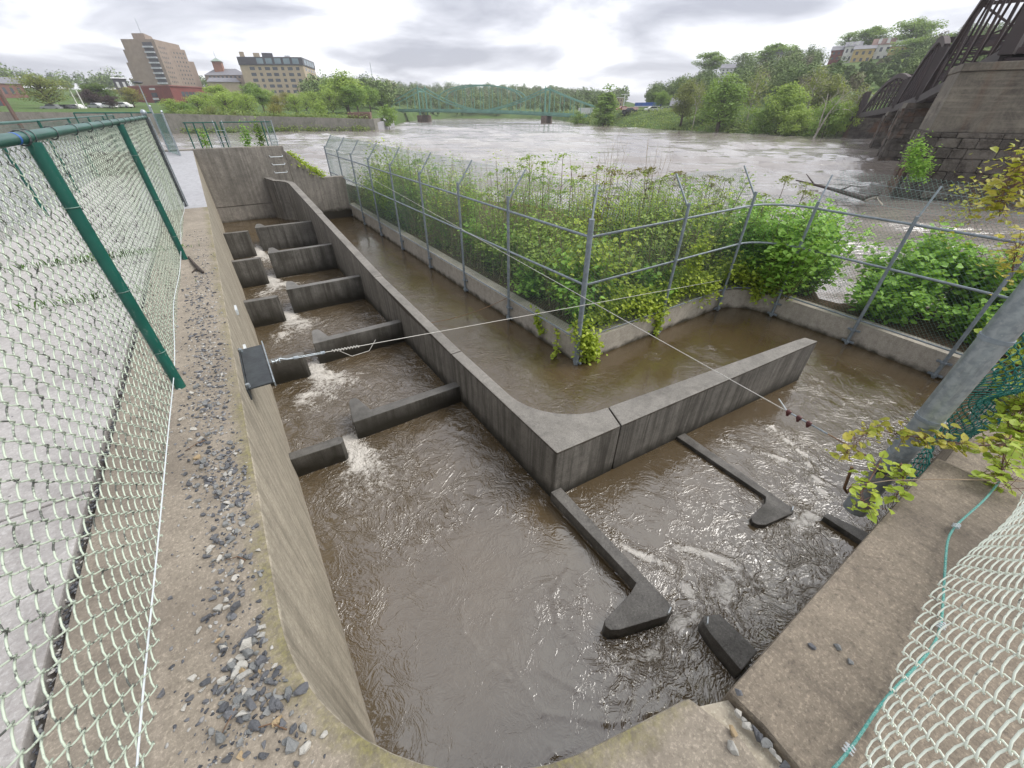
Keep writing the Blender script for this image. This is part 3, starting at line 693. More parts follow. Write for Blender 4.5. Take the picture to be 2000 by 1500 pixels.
for x in (-.97, -.25, .4):
    y = -2.498 + .015 * math.sin(x * 7) + .05 * math.sin(x * 3.3)
    mb.tube([(x + .03 * t_ - .01 * math.cos(a), y + .012 * math.sin(a), .03 + .014 * math.cos(a)) for t_, a in zip(np.linspace(-.6, .6, 24), np.linspace(0, 19, 24))], .0028, 5)
mb.build('hog_ring', MAT['white_wire'], root)
# crumpled teal mesh past the pole
def crumple(s, z, xy, nrm):
    return xy + np.c_[.05 * np.sin(z * 9 + s * 3), .07 * np.sin(s * 6 + z * 4) + .05 * np.sin(z * 11)], z + .03 * np.sin(s * 9)
tf = thing('mesh_roll', 'loose crumpled teal chain-link mesh hanging behind the big grey pole', 'wire mesh', (1.6, -2.3, -.4))
V, F = chain_wires([(1.12, -2.17), (1.9, -2.26), (3.4, -2.42)], -.42, .95, .06, .0034, 4, True, .02, 8, crumple)
mesh_np('mesh', V, F, MAT['mesh_teal'], tf, True)

# ---- big galvanised pole
root = thing('steel_pole', 'thick galvanised pole rising beside the brown wall end, wrapped by steel bands', 'pole', (.95, -2.1, -.6))
PX, PY = .95, -2.105
lean = lambda z: (PX + .012 * z, PY - .01 * z, z)
MB().tube([lean(-.62), lean(-.5)], .069, 24).build('base_collar', MAT['galv'], root, smooth=True)
MB().tube([lean(-.5), lean(3.2)], .062, 28).build('shaft', MAT['galv'], root, smooth=True)
for z in (.02, .21, .74, 1.3):
    MB().tube([lean(z), lean(z + .022)], .0665, 28).build('band', MAT['galv_dull'], root, smooth=True)
MB().tube([lean(-.08), lean(-.06)], .0642, 28).build('weld_seam', MAT['galv'], root, smooth=True)
MB().box((PX - .09, PY + .01, -.2), (.03, .05, .05)).build('clip', MAT['steel_dark'], root, bevel=.004)
MB().tube([(PX - .16, PY + .14, -.22), (PX - .13, PY + .11, -.42), (PX - .05, PY + .09, -.5), (PX, PY + .09, -.44)], .009, 8).build('hook', MAT['rusty'], root, smooth=True)

# ---- cables
def sagline(a, b, sag, n=24):
    a, b = np.array(a, float), np.array(b, float)
    return [tuple(a + (b - a) * t_ - np.array([0, 0, sag * 4 * t_ * (1 - t_)])) for t_ in np.linspace(0, 1, n)]
ca = thing('guy_cable', 'steel cable with turnbuckle stretched from the anchor plate across to the island fence', 'cable', (-2.2, 1.6, -.22))
A0 = np.array([-2.2, 1.62, -.22]); A1 = np.array([6.36, 2.0, -1.3]); dA = (A1 - A0) / np.linalg.norm(A1 - A0)
P_ = lambda s_: tuple(A0 + dA * s_)
MB().tube([P_(.44), P_(3)] + [P_(x) for x in (5, 7, 8.5)], .0038, 6).build('strand', MAT['rope'], ca, smooth=True)
mb = MB()
for sg in (-1, 1): mb.tube([tuple(np.array(P_(.22)) + np.array([0, .012 * sg, 0])), tuple(np.array(P_(.46)) + np.array([0, .012 * sg, 0]))], .004, 6)
mb.tube([P_(.2), P_(.24)], .016, 8); mb.tube([P_(.44), P_(.48)], .016, 8)
mb.build('turnbuckle', MAT['galv'], ca)
mb = MB(); mb.tube([P_(0.02), P_(.05), tuple(np.array(P_(.09)) + np.array([0, .02, .01])), P_(.14), P_(.22)], .009, 6)
for k in range(3): mb.tube([tuple(np.array(P_(.02 + .03 * k)) + .018 * np.array([0, math.cos(a), math.sin(a)])) for a in np.linspace(0, 6.28, 10)], .004, 5)
mb.build('shackle', MAT['galv'], ca, smooth=True)
mb = MB()
for k in range(9): mb.tube([tuple(np.array(P_(.55 + .03 * k + .006 * j)) + .011 * np.array([0, math.cos(j * 1.3), math.sin(j * 1.3)])) for j in range(6)], .005, 5)
mb.tube([P_(.6), tuple(np.array(P_(.72)) + np.array([0, -.02, -.09])), tuple(np.array(P_(.9)) + np.array([0, -.03, -.06])), tuple(np.array(P_(1.0)) + np.array([0, 0, .04]))], .003, 5)
mb.build('wire_wrap', MAT['rope'], ca)
cb = thing('guy_cable', 'thin pale cable running the length of the island fence to the big grey pole', 'cable', (.9, -2.0, -.12))
B1 = np.array([2.17, 16.35, .06]); B0_ = np.array([PX - .06, PY + .07, -.16]); dB = B0_ - B1; LB = np.linalg.norm(dB); dB /= LB
# where along the strand a bearing lies
def along(x, y):
    d = ray(x, y); M = np.stack([dB, -d], 1); s_, *_r = np.linalg.lstsq(M, CAM - B1, rcond=None); return s_[0]
s1 = along(1543, 797); s2 = along(1590, 815); s3 = along(1625, 838)
Q_ = lambda s_: tuple(B1 + dB * s_)
MB().tube([Q_(0), Q_(LB * .5), Q_(s1)], .0034, 6).build('strand', MAT['rope'], cb, smooth=True)
MB().tube([Q_(s1), tuple(np.array(Q_(s1 - .09)) + np.array([.0, .0, .06]))], .004, 6).build('tail', MAT['white_wire'], cb)
MB().tube([Q_(s1), Q_(s3)], .006, 6).build('link', MAT['galv'], cb)
MB().tube([Q_(s3), Q_(LB)], .0045, 6).build('lower_strand', MAT['rusty'], cb)
ox_ = plain('oxide_red', (.10, .025, .022), (.07, .02, .02), rough=.5)
for s_ in (s1 + .01, s1 + (s2 - s1) * .55, s2): MB().ball(Q_(s_), (.016, .022, .02), 8).ball(tuple(np.array(Q_(s_)) - np.array([0, 0, .022])), (.012, .012, .016), 8).build('clamp', ox_, cb, smooth=True)
o = MB().tube(sagline((-.0 + .35, 5.2, -2.03), (2.2, 4.3, -1.55), .12), .006, 6).build('loose_wire', MAT['rusty'], smooth=True)
tag(o, 'rusty loose wire dangling from the island fence into the brown channel', 'wire')
# ================================================================ gravel
def stone_mat(name, c1, c2):
    t = NT(name); oi = t.n('ShaderNodeObjectInfo'); v = t.coord()
    c = t.mix(t.ma('ADD', t.ma('MULTIPLY', oi.outputs['Random'], .7), t.ma('MULTIPLY', t.noise(v, 3, 4), .4)), c1, c2)
    t.bsdf(c, .55, 1.5, 0, t.noise(v, 6, 5, .7), .5, .1); return t.m
MAT['stone_dark'] = stone_mat('dark_stone', (.06, .065, .075), (.18, .185, .20))
MAT['stone_grey'] = stone_mat('grey_stone', (.13, .14, .145), (.30, .305, .30))
MAT['stone_pale'] = stone_mat('pale_stone', (.36, .36, .34), (.55, .53, .48))
MAT['stone_tan'] = stone_mat('tan_stone', (.33, .24, .12), (.42, .32, .2))
PROTO = []
for k in range(12):
    r_ = random.Random(100 + k); bm = bmesh.new()
    for i in range(13):
        d = Vector((r_.gauss(0, 1), r_.gauss(0, 1), r_.gauss(0, 1))).normalized() * r_.uniform(.75, 1.05)
        bm.verts.new((d.x * .5, d.y * r_.uniform(.3, .42), max(-.16, d.z * r_.uniform(.2, .32))))
    bmesh.ops.convex_hull(bm, input=bm.verts)
    bmesh.ops.delete(bm, geom=[v_ for v_ in bm.verts if not v_.link_faces], context='VERTS')
    bmesh.ops.bevel(bm, geom=list(bm.edges), offset=.018, segments=1, affect='EDGES')
    me = bpy.data.meshes.new('stone'); bm.to_mesh(me); bm.free(); me.materials.append(MAT['stone_dark'])
    PROTO.append((me, -min(v_.co.z for v_ in me.vertices)))
def stone(x, y, s, mat, label=None, group='loose stones on the wall tops', rz=None, z=0, k=None):
    k = random.randrange(12) if k is None else k
    me, dz = PROTO[k]
    o = bpy.data.objects.new('stone', me); col.objects.link(o)
    o.location = (x, y, z + dz * s * .93); o.scale = (s, s, s * random.uniform(1.0, 1.6)); o.rotation_euler = (random.uniform(-.15, .15), random.uniform(-.15, .15), random.uniform(0, 6.28) if rz is None else rz)
    o.material_slots[0].link = 'OBJECT'; o.material_slots[0].material = MAT[mat]
    tag(o, label, 'stone', group); return o
def px_stone(x, y, s, mat, label, rz=None, group=None):
    p_ = atz(x, y, 0); return stone(p_[0], p_[1], s, mat, label, group, rz)
# singled-out stones
single = [(437, 1445, .062, 'stone_grey', 'big pale grey stone, lowest of the gravel on the left strip'),
 (543, 1410, .05, 'stone_tan', 'olive tan oval stone at the lower right of the nearest gravel cluster'),
 (477, 1252, .055, 'stone_dark', 'black angular stone lying alone above the nearest gravel cluster'),
 (473, 1285, .05, 'stone_pale', 'long white chip just below the lone black stone'),
 (590, 1348, .062, 'stone_dark', 'dark split stone close to the curved wall edge'),
 (472, 1480, .04, 'stone_tan', 'small yellow tan stone at the bottom of the gravel strip'),
 (515, 1478, .045, 'stone_dark', 'dark stone beside the yellow tan one at the bottom of the strip'),
 (480, 1320, .058, 'stone_pale', 'largest white stone on top of the nearest gravel cluster'),
 (510, 1228, .045, 'stone_pale', 'white stone near the green algae edge above the nearest cluster'),
 (413, 722 + 350, .05, 'stone_pale', 'pale stone lying at the left of the second gravel cluster'),
 (1584, 1263, .036, 'stone_dark', 'dark stone alone on the brown wall top, leftmost of three'),
 (1635, 1265, .038, 'stone_grey', 'square grey stone on the brown wall top beside the leftmost dark one'),
 (1660, 1293, .034, 'stone_grey', 'pointed grey stone on the brown wall top, lowest of three'),
 (1440, 1355, .036, 'stone_dark', 'dark flat stone at the near corner of the brown wall top'),
 (1430, 1462, .055, 'stone_pale', 'round white stone on the rounded wall end at the bottom'),
 (1430, 1430, .042, 'stone_tan', 'tan stone above the round white one on the rounded wall end')]
for x, y, s, m_, lb in single: px_stone(x, y, s, m_, lb)
for i, (x, y, m_) in enumerate([(1440, 1395, 'stone_pale'), (1452, 1408, 'stone_pale'), (1460, 1420, 'stone_pale'), (1480, 1440, 'stone_dark'), (1496, 1455, 'stone_grey'), (1508, 1470, 'stone_pale'), (1518, 1480, 'stone_pale'), (1530, 1495, 'stone_dark'), (1472, 1430, 'stone_dark')]):
    p_ = atz(x, y, -.03); stone(p_[0], p_[1], [.042, .03, .045, .05, .052, .03, .03, .04, .045][i], m_, ['cream stone', 'small pale stone', 'white stone', 'dark stone', 'slate grey stone', 'light chip', 'light pebble', 'black stone', 'dark shard'][i] + ' wedged in the joint between the two wall tops', 'stones wedged in the wall joint', z=-.03)
# the scatter: clusters along the strip
PCL = [(485, 1335, 58, 55, 62, .036), (500, 1300, 45, 35, 26, .034), (520, 1400, 60, 60, 50, .020), (465, 1150, 30, 40, 34, .028), (450, 1040, 28, 42, 60, .026), (470, 985, 22, 40, 46, .026), (420, 905, 36, 40, 110, .026), (440, 940, 30, 30, 60, .024),
       (405, 800, 30, 50, 120, .025), (415, 730, 26, 40, 130, .026), (400, 660, 24, 40, 130, .026), (385, 590, 18, 32, 100, .028), (395, 540, 18, 26, 60, .028)]
cand = []
for cx_, cy_, sx, sy, n_, s0 in PCL:
    for i in range(n_ * 2):
        p_ = atz(random.gauss(cx_, sx), random.gauss(cy_, sy), 0); x, y = p_[0], p_[1]
        if not (-2.83 < x < -2.45) and y > -1.05: continue
        if y < -1.05 and (math.hypot(x + 1.37, y + 1.02) < 1.1 or x < -2.83): continue
        cand.append((x, y, min(s0 * 1.9, max(.009, random.lognormvariate(math.log(s0 * .82), .45)))))
for i in range(1400):
    x, y = random.uniform(-2.8, -2.45), -1.4 + 8 * random.random() ** 1.5
    x = x if random.random() < .4 else random.gauss(-2.6, .09)
    if x > -2.44 or x < -2.82: continue
    if y < -1.0 and math.hypot(x + 1.37, y + 1.02) < 1.1: continue
    cand.append((x, y, min(.035, random.lognormvariate(math.log(.012), .4))))
for i in range(60):
    a_ = random.uniform(185, 255); rr_ = random.uniform(1.1, 1.45)
    cand.append((-1.37 + rr_ * math.cos(R(a_)), -1.02 + rr_ * math.sin(R(a_)), min(.03, random.lognormvariate(math.log(.012), .5))))
cand.sort(key=lambda c_: -c_[2] / math.hypot(c_[0] - CAM[0], c_[1] - CAM[1], 1.7))
for x, y, s in cand[:272]:
    q = random.random(); m_ = 'stone_dark' if q < .44 else 'stone_grey' if q < .82 else 'stone_pale' if q < .97 else 'stone_tan'
    z = 0
    lb = {'stone_dark': 'dark slate', 'stone_grey': 'mid grey', 'stone_pale': 'whitish', 'stone_tan': 'tan'}[m_] + ' crushed stone among the loose gravel on the strip beside the green fence'
    stone(x, y, s, m_, lb)
def chips(items, name, mat, z):
    Vs, Fs = [], []; off = 0
    for x, y, s in items:
        me, dz = PROTO[random.randrange(12)]
        V = np.array([v_.co for v_ in me.vertices]); a_ = random.uniform(0, 6.28); c_, s_ = math.cos(a_), math.sin(a_)
        V = np.c_[V[:, 0] * c_ - V[:, 1] * s_, V[:, 0] * s_ + V[:, 1] * c_, V[:, 2] + dz] * s + np.array([x, y, z - .1 * s])
        for f in me.polygons:
            vi = list(f.vertices)
            for q in range(1, len(vi) - 1): Fs.append((vi[0] + off, vi[q] + off, vi[q + 1] + off))
        Vs.append(V); off += len(V)
    return mesh_np(name, np.concatenate(Vs), np.array(Fs), mat)
t = NT('gravel'); g = t.n('ShaderNodeNewGeometry')
cc = t.n('ShaderNodeValToRGB'); t.l(g.outputs['Random Per Island'], cc.inputs[0])
cc.color_ramp.elements[0].color = (.03, .034, .042, 1); cc.color_ramp.elements[1].color = (.42, .41, .38, 1); cc.color_ramp.elements[1].position = 1
for p_, c_ in ((.4, (.09, .095, .11, 1)), (.75, (.22, .22, .22, 1))): e = cc.color_ramp.elements.new(p_); e.color = c_
t.bsdf(cc.outputs[0], .6); MAT['gravel'] = t.m
tag(chips(cand[272:], 'gravel', MAT['gravel'], 0), 'fine grey gravel chips scattered along the channel wall top', 'gravel', kind='stuff')
jt = [(random.gauss(-3.162, .010), random.uniform(-3, 5), random.uniform(.012, .03)) for i in range(900)]
tag(chips(jt, 'joint_gravel', MAT['gravel'], -.03), 'dark gravel filling the long joint between paving and channel wall', 'gravel', kind='stuff')
sp_ = [(random.uniform(-5.0, -3.2), random.uniform(-2, 5), random.uniform(.006, .018)) for i in range(120)]
tag(chips(sp_, 'gravel', MAT['gravel'], -.004), 'sparse small chips strewn over the paved deck', 'gravel', kind='stuff')
# twigs and a fallen stick
tw = [((400, 860), (362, 880), 'thin brown twig across the middle of the gravel strip'), ((462, 1375), (430, 1440), 'thin straight twig leaning on the nearest gravel cluster'), ((560, 1425), (490, 1425), 'bent brown twig right of the lowest gravel'), ((480, 1094), (440, 1094), 'pale needle twig below the second gravel cluster')]
for a_, b_, lb in tw:
    pa, pb_ = atz(*a_, .012), atz(*b_, .012); m_ = (pa + pb_) / 2 + np.array([.012, .01, .004])
    o = MB().tube([pa, m_, pb_], [.003, .0025, .0015], 5).build('twig', plain('twig_bark', (.16, .09, .05), (.10, .06, .035)), smooth=True); tag(o, lb, 'twig')
o = MB().tube([(-2.74, 4.9, .01), (-2.69, 4.55, .02), (-2.63, 4.2, .02), (-2.58, 4.0, .02)], [.012, .018, .024, .012], 6).tube([(-2.64, 4.25, .02), (-2.7, 4.1, .015)], [.012, .006], 5).build('stick', plain('wet_bark', (.05, .035, .025), (.03, .02, .015)), smooth=True); tag(o, 'dark broken stick by the foot of the second green post', 'stick')
# grass tufts in the paving joints
def blades(cx_, cy_, n_, spread, h_, mat, name, z=0):
    V, F = [], []
    for i in range(n_):
        x = cx_ + random.gauss(0, spread[0]); y = cy_ + random.gauss(0, spread[1]); a_ = random.uniform(0, 6.28); hh = h_ * random.uniform(.4, 1.2); w_ = .004
        dx, dy = math.cos(a_), math.sin(a_); b = len(V); ln = random.uniform(.2, .8) * hh
        V += [(x - dy * w_, y + dx * w_, z), (x + dy * w_, y - dx * w_, z), (x + dx * ln * .4 + dy * w_ * .7, y + dy * ln * .4 - dx * w_ * .7, z + hh * .7), (x + dx * ln, y + dy * ln, z + hh)]
        F += [(b, b + 1, b + 2, b + 3)]
    return mesh_np(name, np.array(V), np.array(F), mat)
MAT['grass'] = plain('grass_blade', (.10, .20, .03), (.05, .12, .02), s=5, rough=.6, bump=0)
for y, n_ in ((5.5, 300), (3.72, 90)):
    tag(blades(-3.7, y, n_, (.45, .02), .10, MAT['grass'], 'grass', -.01), 'grass sprouting from a cross joint in the paved deck', 'grass', kind='stuff')
# ================================================================ river, banks, hills
t = NT('river'); v0 = t.n('ShaderNodeNewGeometry').outputs['Position']
def rmap(scale):
    a = t.n('ShaderNodeMapping'); a.inputs['Rotation'].default_value = (0, 0, R(34)); t.l(v0, a.inputs['Vector'])
    b = t.n('ShaderNodeMapping'); b.inputs['Scale'].default_value = scale; t.l(a.outputs[0], b.inputs['Vector']); return b.outputs[0]
hA = t.noise(rmap((.06, .5, 1)), 1, 5, .62, .8); hB = t.noise(rmap((.3, 1.9, 1)), 1, 4, .6, .5)
hC = t.noise(rmap((.02, .12, 1)), 1, 4, .6, .6)
h = t.ma('ADD', t.ma('MULTIPLY', hA, 1.0), t.ma('MULTIPLY', hB, .45))
c = t.mix(t.ramp(hC, .35, .65), (.215, .188, .165), (.25, .23, .21))
fo = t.ma('ADD', t.ma('MULTIPLY', t.noise(rmap((.09, 1.3, 1)), 1, 6, .72, .5), .7), t.ma('MULTIPLY', hC, .45))
fm = t.ma('MULTIPLY', t.ma('SUBTRACT', fo, .71), 6.0, True)
c = t.mix(t.ma('MULTIPLY', fm, .8), c, (.66, .64, .62))
t.bsdf(c, t.ma('ADD', .08, t.ma('MULTIPLY', fm, .5)), 1.8, 0, h, .36, .5); MAT['river'] = t.m
def px_az(x): d = ray(x, 205); return math.atan2(d[0], d[1])
azs = np.linspace(px_az(-1500) - .25, px_az(3200) + .2, 260); Ds = np.geomspace(4., 1500, 320)
A, Dg = np.meshgrid(azs, Ds)
X = CAM[0] + np.sin(A) * Dg; Y = CAM[1] + np.cos(A) * Dg
rx = X * .83 - Y * .56; ry = X * .56 + Y * .83
rw = np.random.default_rng(3); Hh = np.zeros_like(X)
for i in range(22):
    lam = 1.2 * 6 ** rw.random(); a_ = rw.normal(1.571, .35); k = 6.283 / lam
    Hh += np.sin(k * (rx * math.cos(a_) * .45 + ry * math.sin(a_)) + rw.random() * 6.3 + .8 * np.sin(rx * .13 + i)) * lam ** .6 * np.clip(1.6 - (Dg / 160) / (lam / 3), 0, 1)
Z = -2.5 + .018 * Hh
i = np.arange(260)[None, :] + (np.arange(320) * 260)[:, None]
Fq = np.stack([i[:-1, :-1], i[:-1, 1:], i[1:, 1:], i[1:, :-1]], -1).reshape(-1, 4)[:, ::-1]
# keep the river out of the walled ladder and bed
Vv = np.stack([X, Y, Z], -1).reshape(-1, 3); cen = Vv[Fq].mean(1)
keep = ~((cen[:, 0] > -5.1) & (cen[:, 0] < 7.2) & (cen[:, 1] > -9) & (cen[:, 1] < 18))
tag(mesh_np('river', Vv, Fq[keep], MAT['river'], None, True), kind='structure')
o = MB().prism([(-1890, -390), (2290, -390), (2290, 2290), (-1890, 2290)], -9, -8.5).build('ground', MAT['mulch']); tag(o, kind='structure')

XS = [-1500, 0, 300, 725, 745, 765, 800, 840, 1000, 1080, 1100, 1160, 1250, 1400, 1600, 1700, 1850, 2100, 3200]
DSH = [130, 124, 122, 118, 132, 150, 215, 262, 268, 240, 208, 152, 130, 114, 101, 106, 118, 130, 150]
ZB = [1.3, 1.2, .9, -.35, -.5, .4, .6, .5, .5, .3, .6, .9, 1.1, 1.0, .6, 1.2, 1.5, 2, 2]
WB = [.6, .6, .6, .6, 6, 10, 12, 14, 14, 16, 16, 16, 18, 15, 8, 8, 9, 10, 10]
DM = [170, 170, 170, 165, 175, 195, 260, 300, 300, 290, 270, 215, 185, 150, 125, 130, 140, 150, 170]
ZM = [2, 2, 2, 1.2, 1.2, 1.4, 1.5, 1.5, 1.5, 1.2, 1.2, 1.6, 2.0, 2.6, 2.6, 4, 5, 5, 5]
DH = [430, 430, 430, 390, 420, 440, 470, 500, 540, 600, 660, 740, 255, 235, 235, 245, 250, 260, 260]
HH = [12, 13, 12, 12.5, 12, 12.5, 13.5, 14.5, 16.5, 17.5, 18.5, 14, 3.5, 11.5, 16.5, 18.5, 20, 20, 20]
def prof(x):
    f = lambda q: float(np.interp(x, XS, q))
    return f(DSH), f(ZB), f(WB), f(DM), f(ZM), f(DH), f(HH)
def terr(x, D):
    ds, zb, wb, dm, zm, dh, hh = prof(x)
    return float(np.interp(D, [ds, ds + wb, dm, dh, dh * 1.5, dh * 2.2], [-3.0, zb, zm, hh, hh * 1.12, hh * .8]))
pxs = np.concatenate([np.arange(-1500, 640, 60), np.arange(640, 1800, 15), np.arange(1800, 3200, 60)])
fr = np.array([0, .2, .5, 1.0])
V = []; nr = None
for x in pxs:
    ds, zb, wb, dm, zm, dh, hh = prof(x)
    dl = np.r_[ds + wb * fr, np.linspace(ds + wb, dm, 5)[1:], np.linspace(dm, dh, 10)[1:], dh * 1.25, dh * 1.5, dh * 2.2]
    nr = len(dl)
    for D in dl:
        p_ = far(x, 205, D); z = terr(x, D)
        if D > dm: z += .6 * math.sin(p_[0] * .11) * math.sin(p_[1] * .09 + 1)
        V.append((p_[0], p_[1], z))
i = np.arange(nr)[None, :] + (np.arange(len(pxs)) * nr)[:, None]
Fq = np.stack([i[:-1, :-1], i[:-1, 1:], i[1:, 1:], i[1:, :-1]], -1).reshape(-1, 4)
t = NT('bank_grass'); v = t.coord(world=True)
c = t.mix(t.ramp(t.noise(v, .12, 6, .6), .35, .65), (.085, .15, .035), (.065, .105, .03))
c = t.mix(t.ramp(t.noise(v, .6, 5, .7), .55, .72), c, (.15, .13, .06))
t.bsdf(c, .95, 1.3, 0, t.noise(v, 1.5, 5, .7), .8, .4); MAT['bank'] = t.m
tag(mesh_np('hills', np.array(V), Fq, MAT['bank'], None, True), kind='structure')

# retaining wall along the far left bank
bw = concrete('bank_wall', (.26, .245, .215), (.185, .175, .155), (.08, .085, .055), streak=.5, blotch=.7, speck=.1)
W0 = [far(x, 205, d)[:2] for x, d in ((-1500, 129.6), (0, 123.6), (300, 121.6), (500, 119.9), (725, 117.6), (728, 128), (740, 134))]
mb = MB()
for (x0, d0), (x1, d1) in zip([(-1500, 129.4), (0, 123.4), (300, 121.4), (500, 119.7), (725, 117.4)], [(0, 123.4), (300, 121.4), (500, 119.7), (725, 117.4), (745, 131)]):
    a = far(x0, 205, d0); b = far(x1, 205, d1); za, zb_ = terr(min(x0, 725), prof(min(x0, 725))[0] + 2) + .15, terr(min(x1, 725), prof(min(x1, 725))[0] + 2) + .15
    n_ = np.array([-(b - a)[1], (b - a)[0]]); n_ = n_ / np.linalg.norm(n_) * .8
    mb.add([(a[0], a[1], -4), (b[0], b[1], -4), (b[0], b[1], zb_), (a[0], a[1], za), (a[0] + n_[0], a[1] + n_[1], -4), (b[0] + n_[0], b[1] + n_[1], -4), (b[0] + n_[0], b[1] + n_[1], zb_), (a[0] + n_[0], a[1] + n_[1], za)],
           [(0, 1, 2, 3), (7, 6, 5, 4), (3, 2, 6, 7), (0, 4, 5, 1), (1, 5, 6, 2), (0, 3, 7, 4)])
tag(mb.build('retaining_wall', bw), 'long stained retaining wall holding the lawn on the far river bank', 'wall')
brick = lambda nm, c1, c2: plain(nm, c1, c2, s=.6, rough=.9, bump=.1, bs=6, world=True)
MAT['brick_brown'] = brick('brown_brick', (.30, .235, .185), (.245, .19, .15)); MAT['brick_red'] = brick('red_brick', (.20, .055, .045), (.16, .045, .038))
MAT['brick_tan'] = brick('tan_brick', (.44, .36, .255), (.38, .31, .22)); MAT['glass'] = plain('window_glass', (.05, .06, .075), (.08, .095, .115), s=.5, rough=.12, bump=0, world=True)
MAT['slate'] = plain('slate_roof', (.20, .20, .22), (.14, .14, .16), s=.7, rough=.7, world=True); MAT['charcoal'] = plain('charcoal_cladding', (.055, .055, .065), (.04, .04, .05), s=1, rough=.5, world=True)
MAT['white_paint'] = plain('white_paint', (.68, .68, .66), (.58, .58, .56), s=1, rough=.7, world=True); MAT['roof_white'] = plain('pale_roof', (.62, .63, .64), s=1, world=True)
MAT['yellow_paint'] = plain('ochre_paint', (.50, .38, .17), (.42, .31, .13), s=1, world=True); MAT['blue_roof'] = plain('blue_canopy', (.05, .13, .42), s=1, world=True)
MAT['brown_roof'] = plain('brown_roof', (.19, .11, .09), s=1, world=True); MAT['copper'] = plain('copper_roof', (.25, .33, .27), s=1, world=True); MAT['planter'] = brick('planter_brick', (.19, .11, .085), (.14, .085, .07))
o = MB()
pa, pb_ = far(680, 230, 119.8), far(724, 230, 119.2); n_ = np.array([-(pb_ - pa)[1], (pb_ - pa)[0]]) / np.linalg.norm(pb_ - pa) * 4
o.prism([pa[:2], pb_[:2], pb_[:2] + n_[:2], pa[:2] + n_[:2]], -.6, far(700, 219, 119)[2]); tag(o.build('planter', MAT['planter'], bevel=.05), 'brown brick planter box on the end of the far bank wall', 'planter')
pth = [far(728, 236, 120), far(745, 236, 123), far(770, 240, 142), far(752, 232, 160), far(735, 230, 150)]
o = MB().prism([p_[:2] for p_ in pth], -3.2, lambda x, y: -1.1 + .04 * (y - 110)); tag(o.build('path', MAT['ramp']), kind='structure')

# ================================================================ buildings
DX = 0
def P2(x, D): return far(x + DX, 205, D)[:2]
def on(A, B, x):
    a, b = np.array(P2(*A)), np.array(P2(*B)); d = ray(x + DX, 205)[:2]; M_ = np.stack([b - a, -d], 1); k = np.linalg.solve(M_, CAM[:2] - a); return a + (b - a) * k[0]
def zt(x, y, D): return float(far(x, y, D)[2])
def face_windows(parent, a, b, z0, z1, rows, cols, mat, wfrac=.5, hfrac=.55, name='window', skip=(), margin=.04, frame=None, proud=.06):
    a = np.array(a); b = np.array(b); L_ = np.linalg.norm(b - a); d = (b - a) / L_; n_ = np.array([d[1], -d[0]])
    if n_ @ (CAM[:2] - a) < 0: n_ = -n_
    L2 = L_ * (1 - 2 * margin); ang = math.atan2(d[1], d[0])
    for r_ in range(rows):
        for c_ in range(cols):
            if (r_, c_) in skip: continue
            s_ = L_ * margin + L2 * (c_ + .5) / cols; z = z1 - (z1 - z0) * (r_ + .5) / rows
            p_ = a + d * s_ + n_ * (proud / 2 - .02)
            ww = L2 / cols * (wfrac if not callable(wfrac) else wfrac(c_)); hh = (z1 - z0) / rows * hfrac
            o = MB().box((p_[0], p_[1], z), (ww, proud, hh), ang).build(name, mat, parent)
            if frame: MB().box((p_[0], p_[1], z - hh / 2 - .06), (ww * 1.15, proud * 1.6, .12), ang).build('sill', frame, parent)
def root_at(name, label, cat, x, D, z=0, group=None):
    p_ = P2(x, D); return thing(name, label, cat, (p_[0], p_[1], z), group)
# tall brown tower
TD = 330; DX = 15
bt = root_at('apartment_tower', 'tall stepped brown brick apartment tower with a column of balconies', 'building', 330, TD, 8)
def blk(px_, z0, z1, mat, parent, name): return MB().prism([P2(x, d) for x, d in px_], z0, z1).build(name, mat, parent, bevel=.05)
ztop = zt(300, 78, 326); zb_ = 4
core = [(276, 332), (336, 322), (378, 342), (330, 365)]
blk(core, zb_, ztop, MAT['brick_brown'], bt, 'tower_block')
blk([(272, 334), (318, 325.5), (322, 340), (285, 352)], zb_, zt(280, 98, 330), MAT['brick_brown'], bt, 'wing'); blk([(268, 334), (300, 328.5), (306, 345), (280, 352)], zb_, zt(270, 122, 330), MAT['brick_brown'], bt, 'wing')
blk([(352, 331), (385, 338), (372, 362), (345, 360)], zb_, zt(372, 99, 340), MAT['brick_brown'], bt, 'wing'); blk([(352, 336), (394, 342), (380, 366), (350, 362)], zb_, zt(388, 122, 345), MAT['brick_brown'], bt, 'wing')
for nm, a, b, y in (('parapet_band', (277, 331.6), (336, 321.8), 85),): pass
zc = ztop - 1.2
a_, b_ = on((276, 332), (336, 322), 313), on((276, 332), (336, 322), 330); d_ = (b_ - a_) / np.linalg.norm(b_ - a_); an = math.atan2(d_[1], d_[0]); nn = np.array([d_[1], -d_[0]]); nn = nn if nn @ (CAM[:2] - a_) > 0 else -nn
mid = (a_ + b_) / 2; wd_ = np.linalg.norm(b_ - a_)
zl = zt(340, 164, 322)
MB().box((*(mid + nn * .1), (zc + zl) / 2), (wd_, .3, zc - zl), an).build('balcony_bay', MAT['charcoal'], bt)
for k in range(8):
    z = zl + (zc - zl) * (k + .12) / 8
    MB().box((*(mid + nn * .55), z), (wd_ * 1.02, 1.2, .65), an).build('balcony', plain('balcony_white', (.5, .52, .56), s=1, world=True) if k == 0 else bpy.data.materials['balcony_white'], bt)
face_windows(bt, on((336, 322), (378, 342), 338), on((336, 322), (378, 342), 352), zl, zc - .8, 8, 4, MAT['glass'], .34, .42)
face_windows(bt, on((352, 331), (385, 338), 354), on((352, 331), (385, 338), 384), zl, zt(372, 103, 340), 8, 5, MAT['glass'], .34, .40)
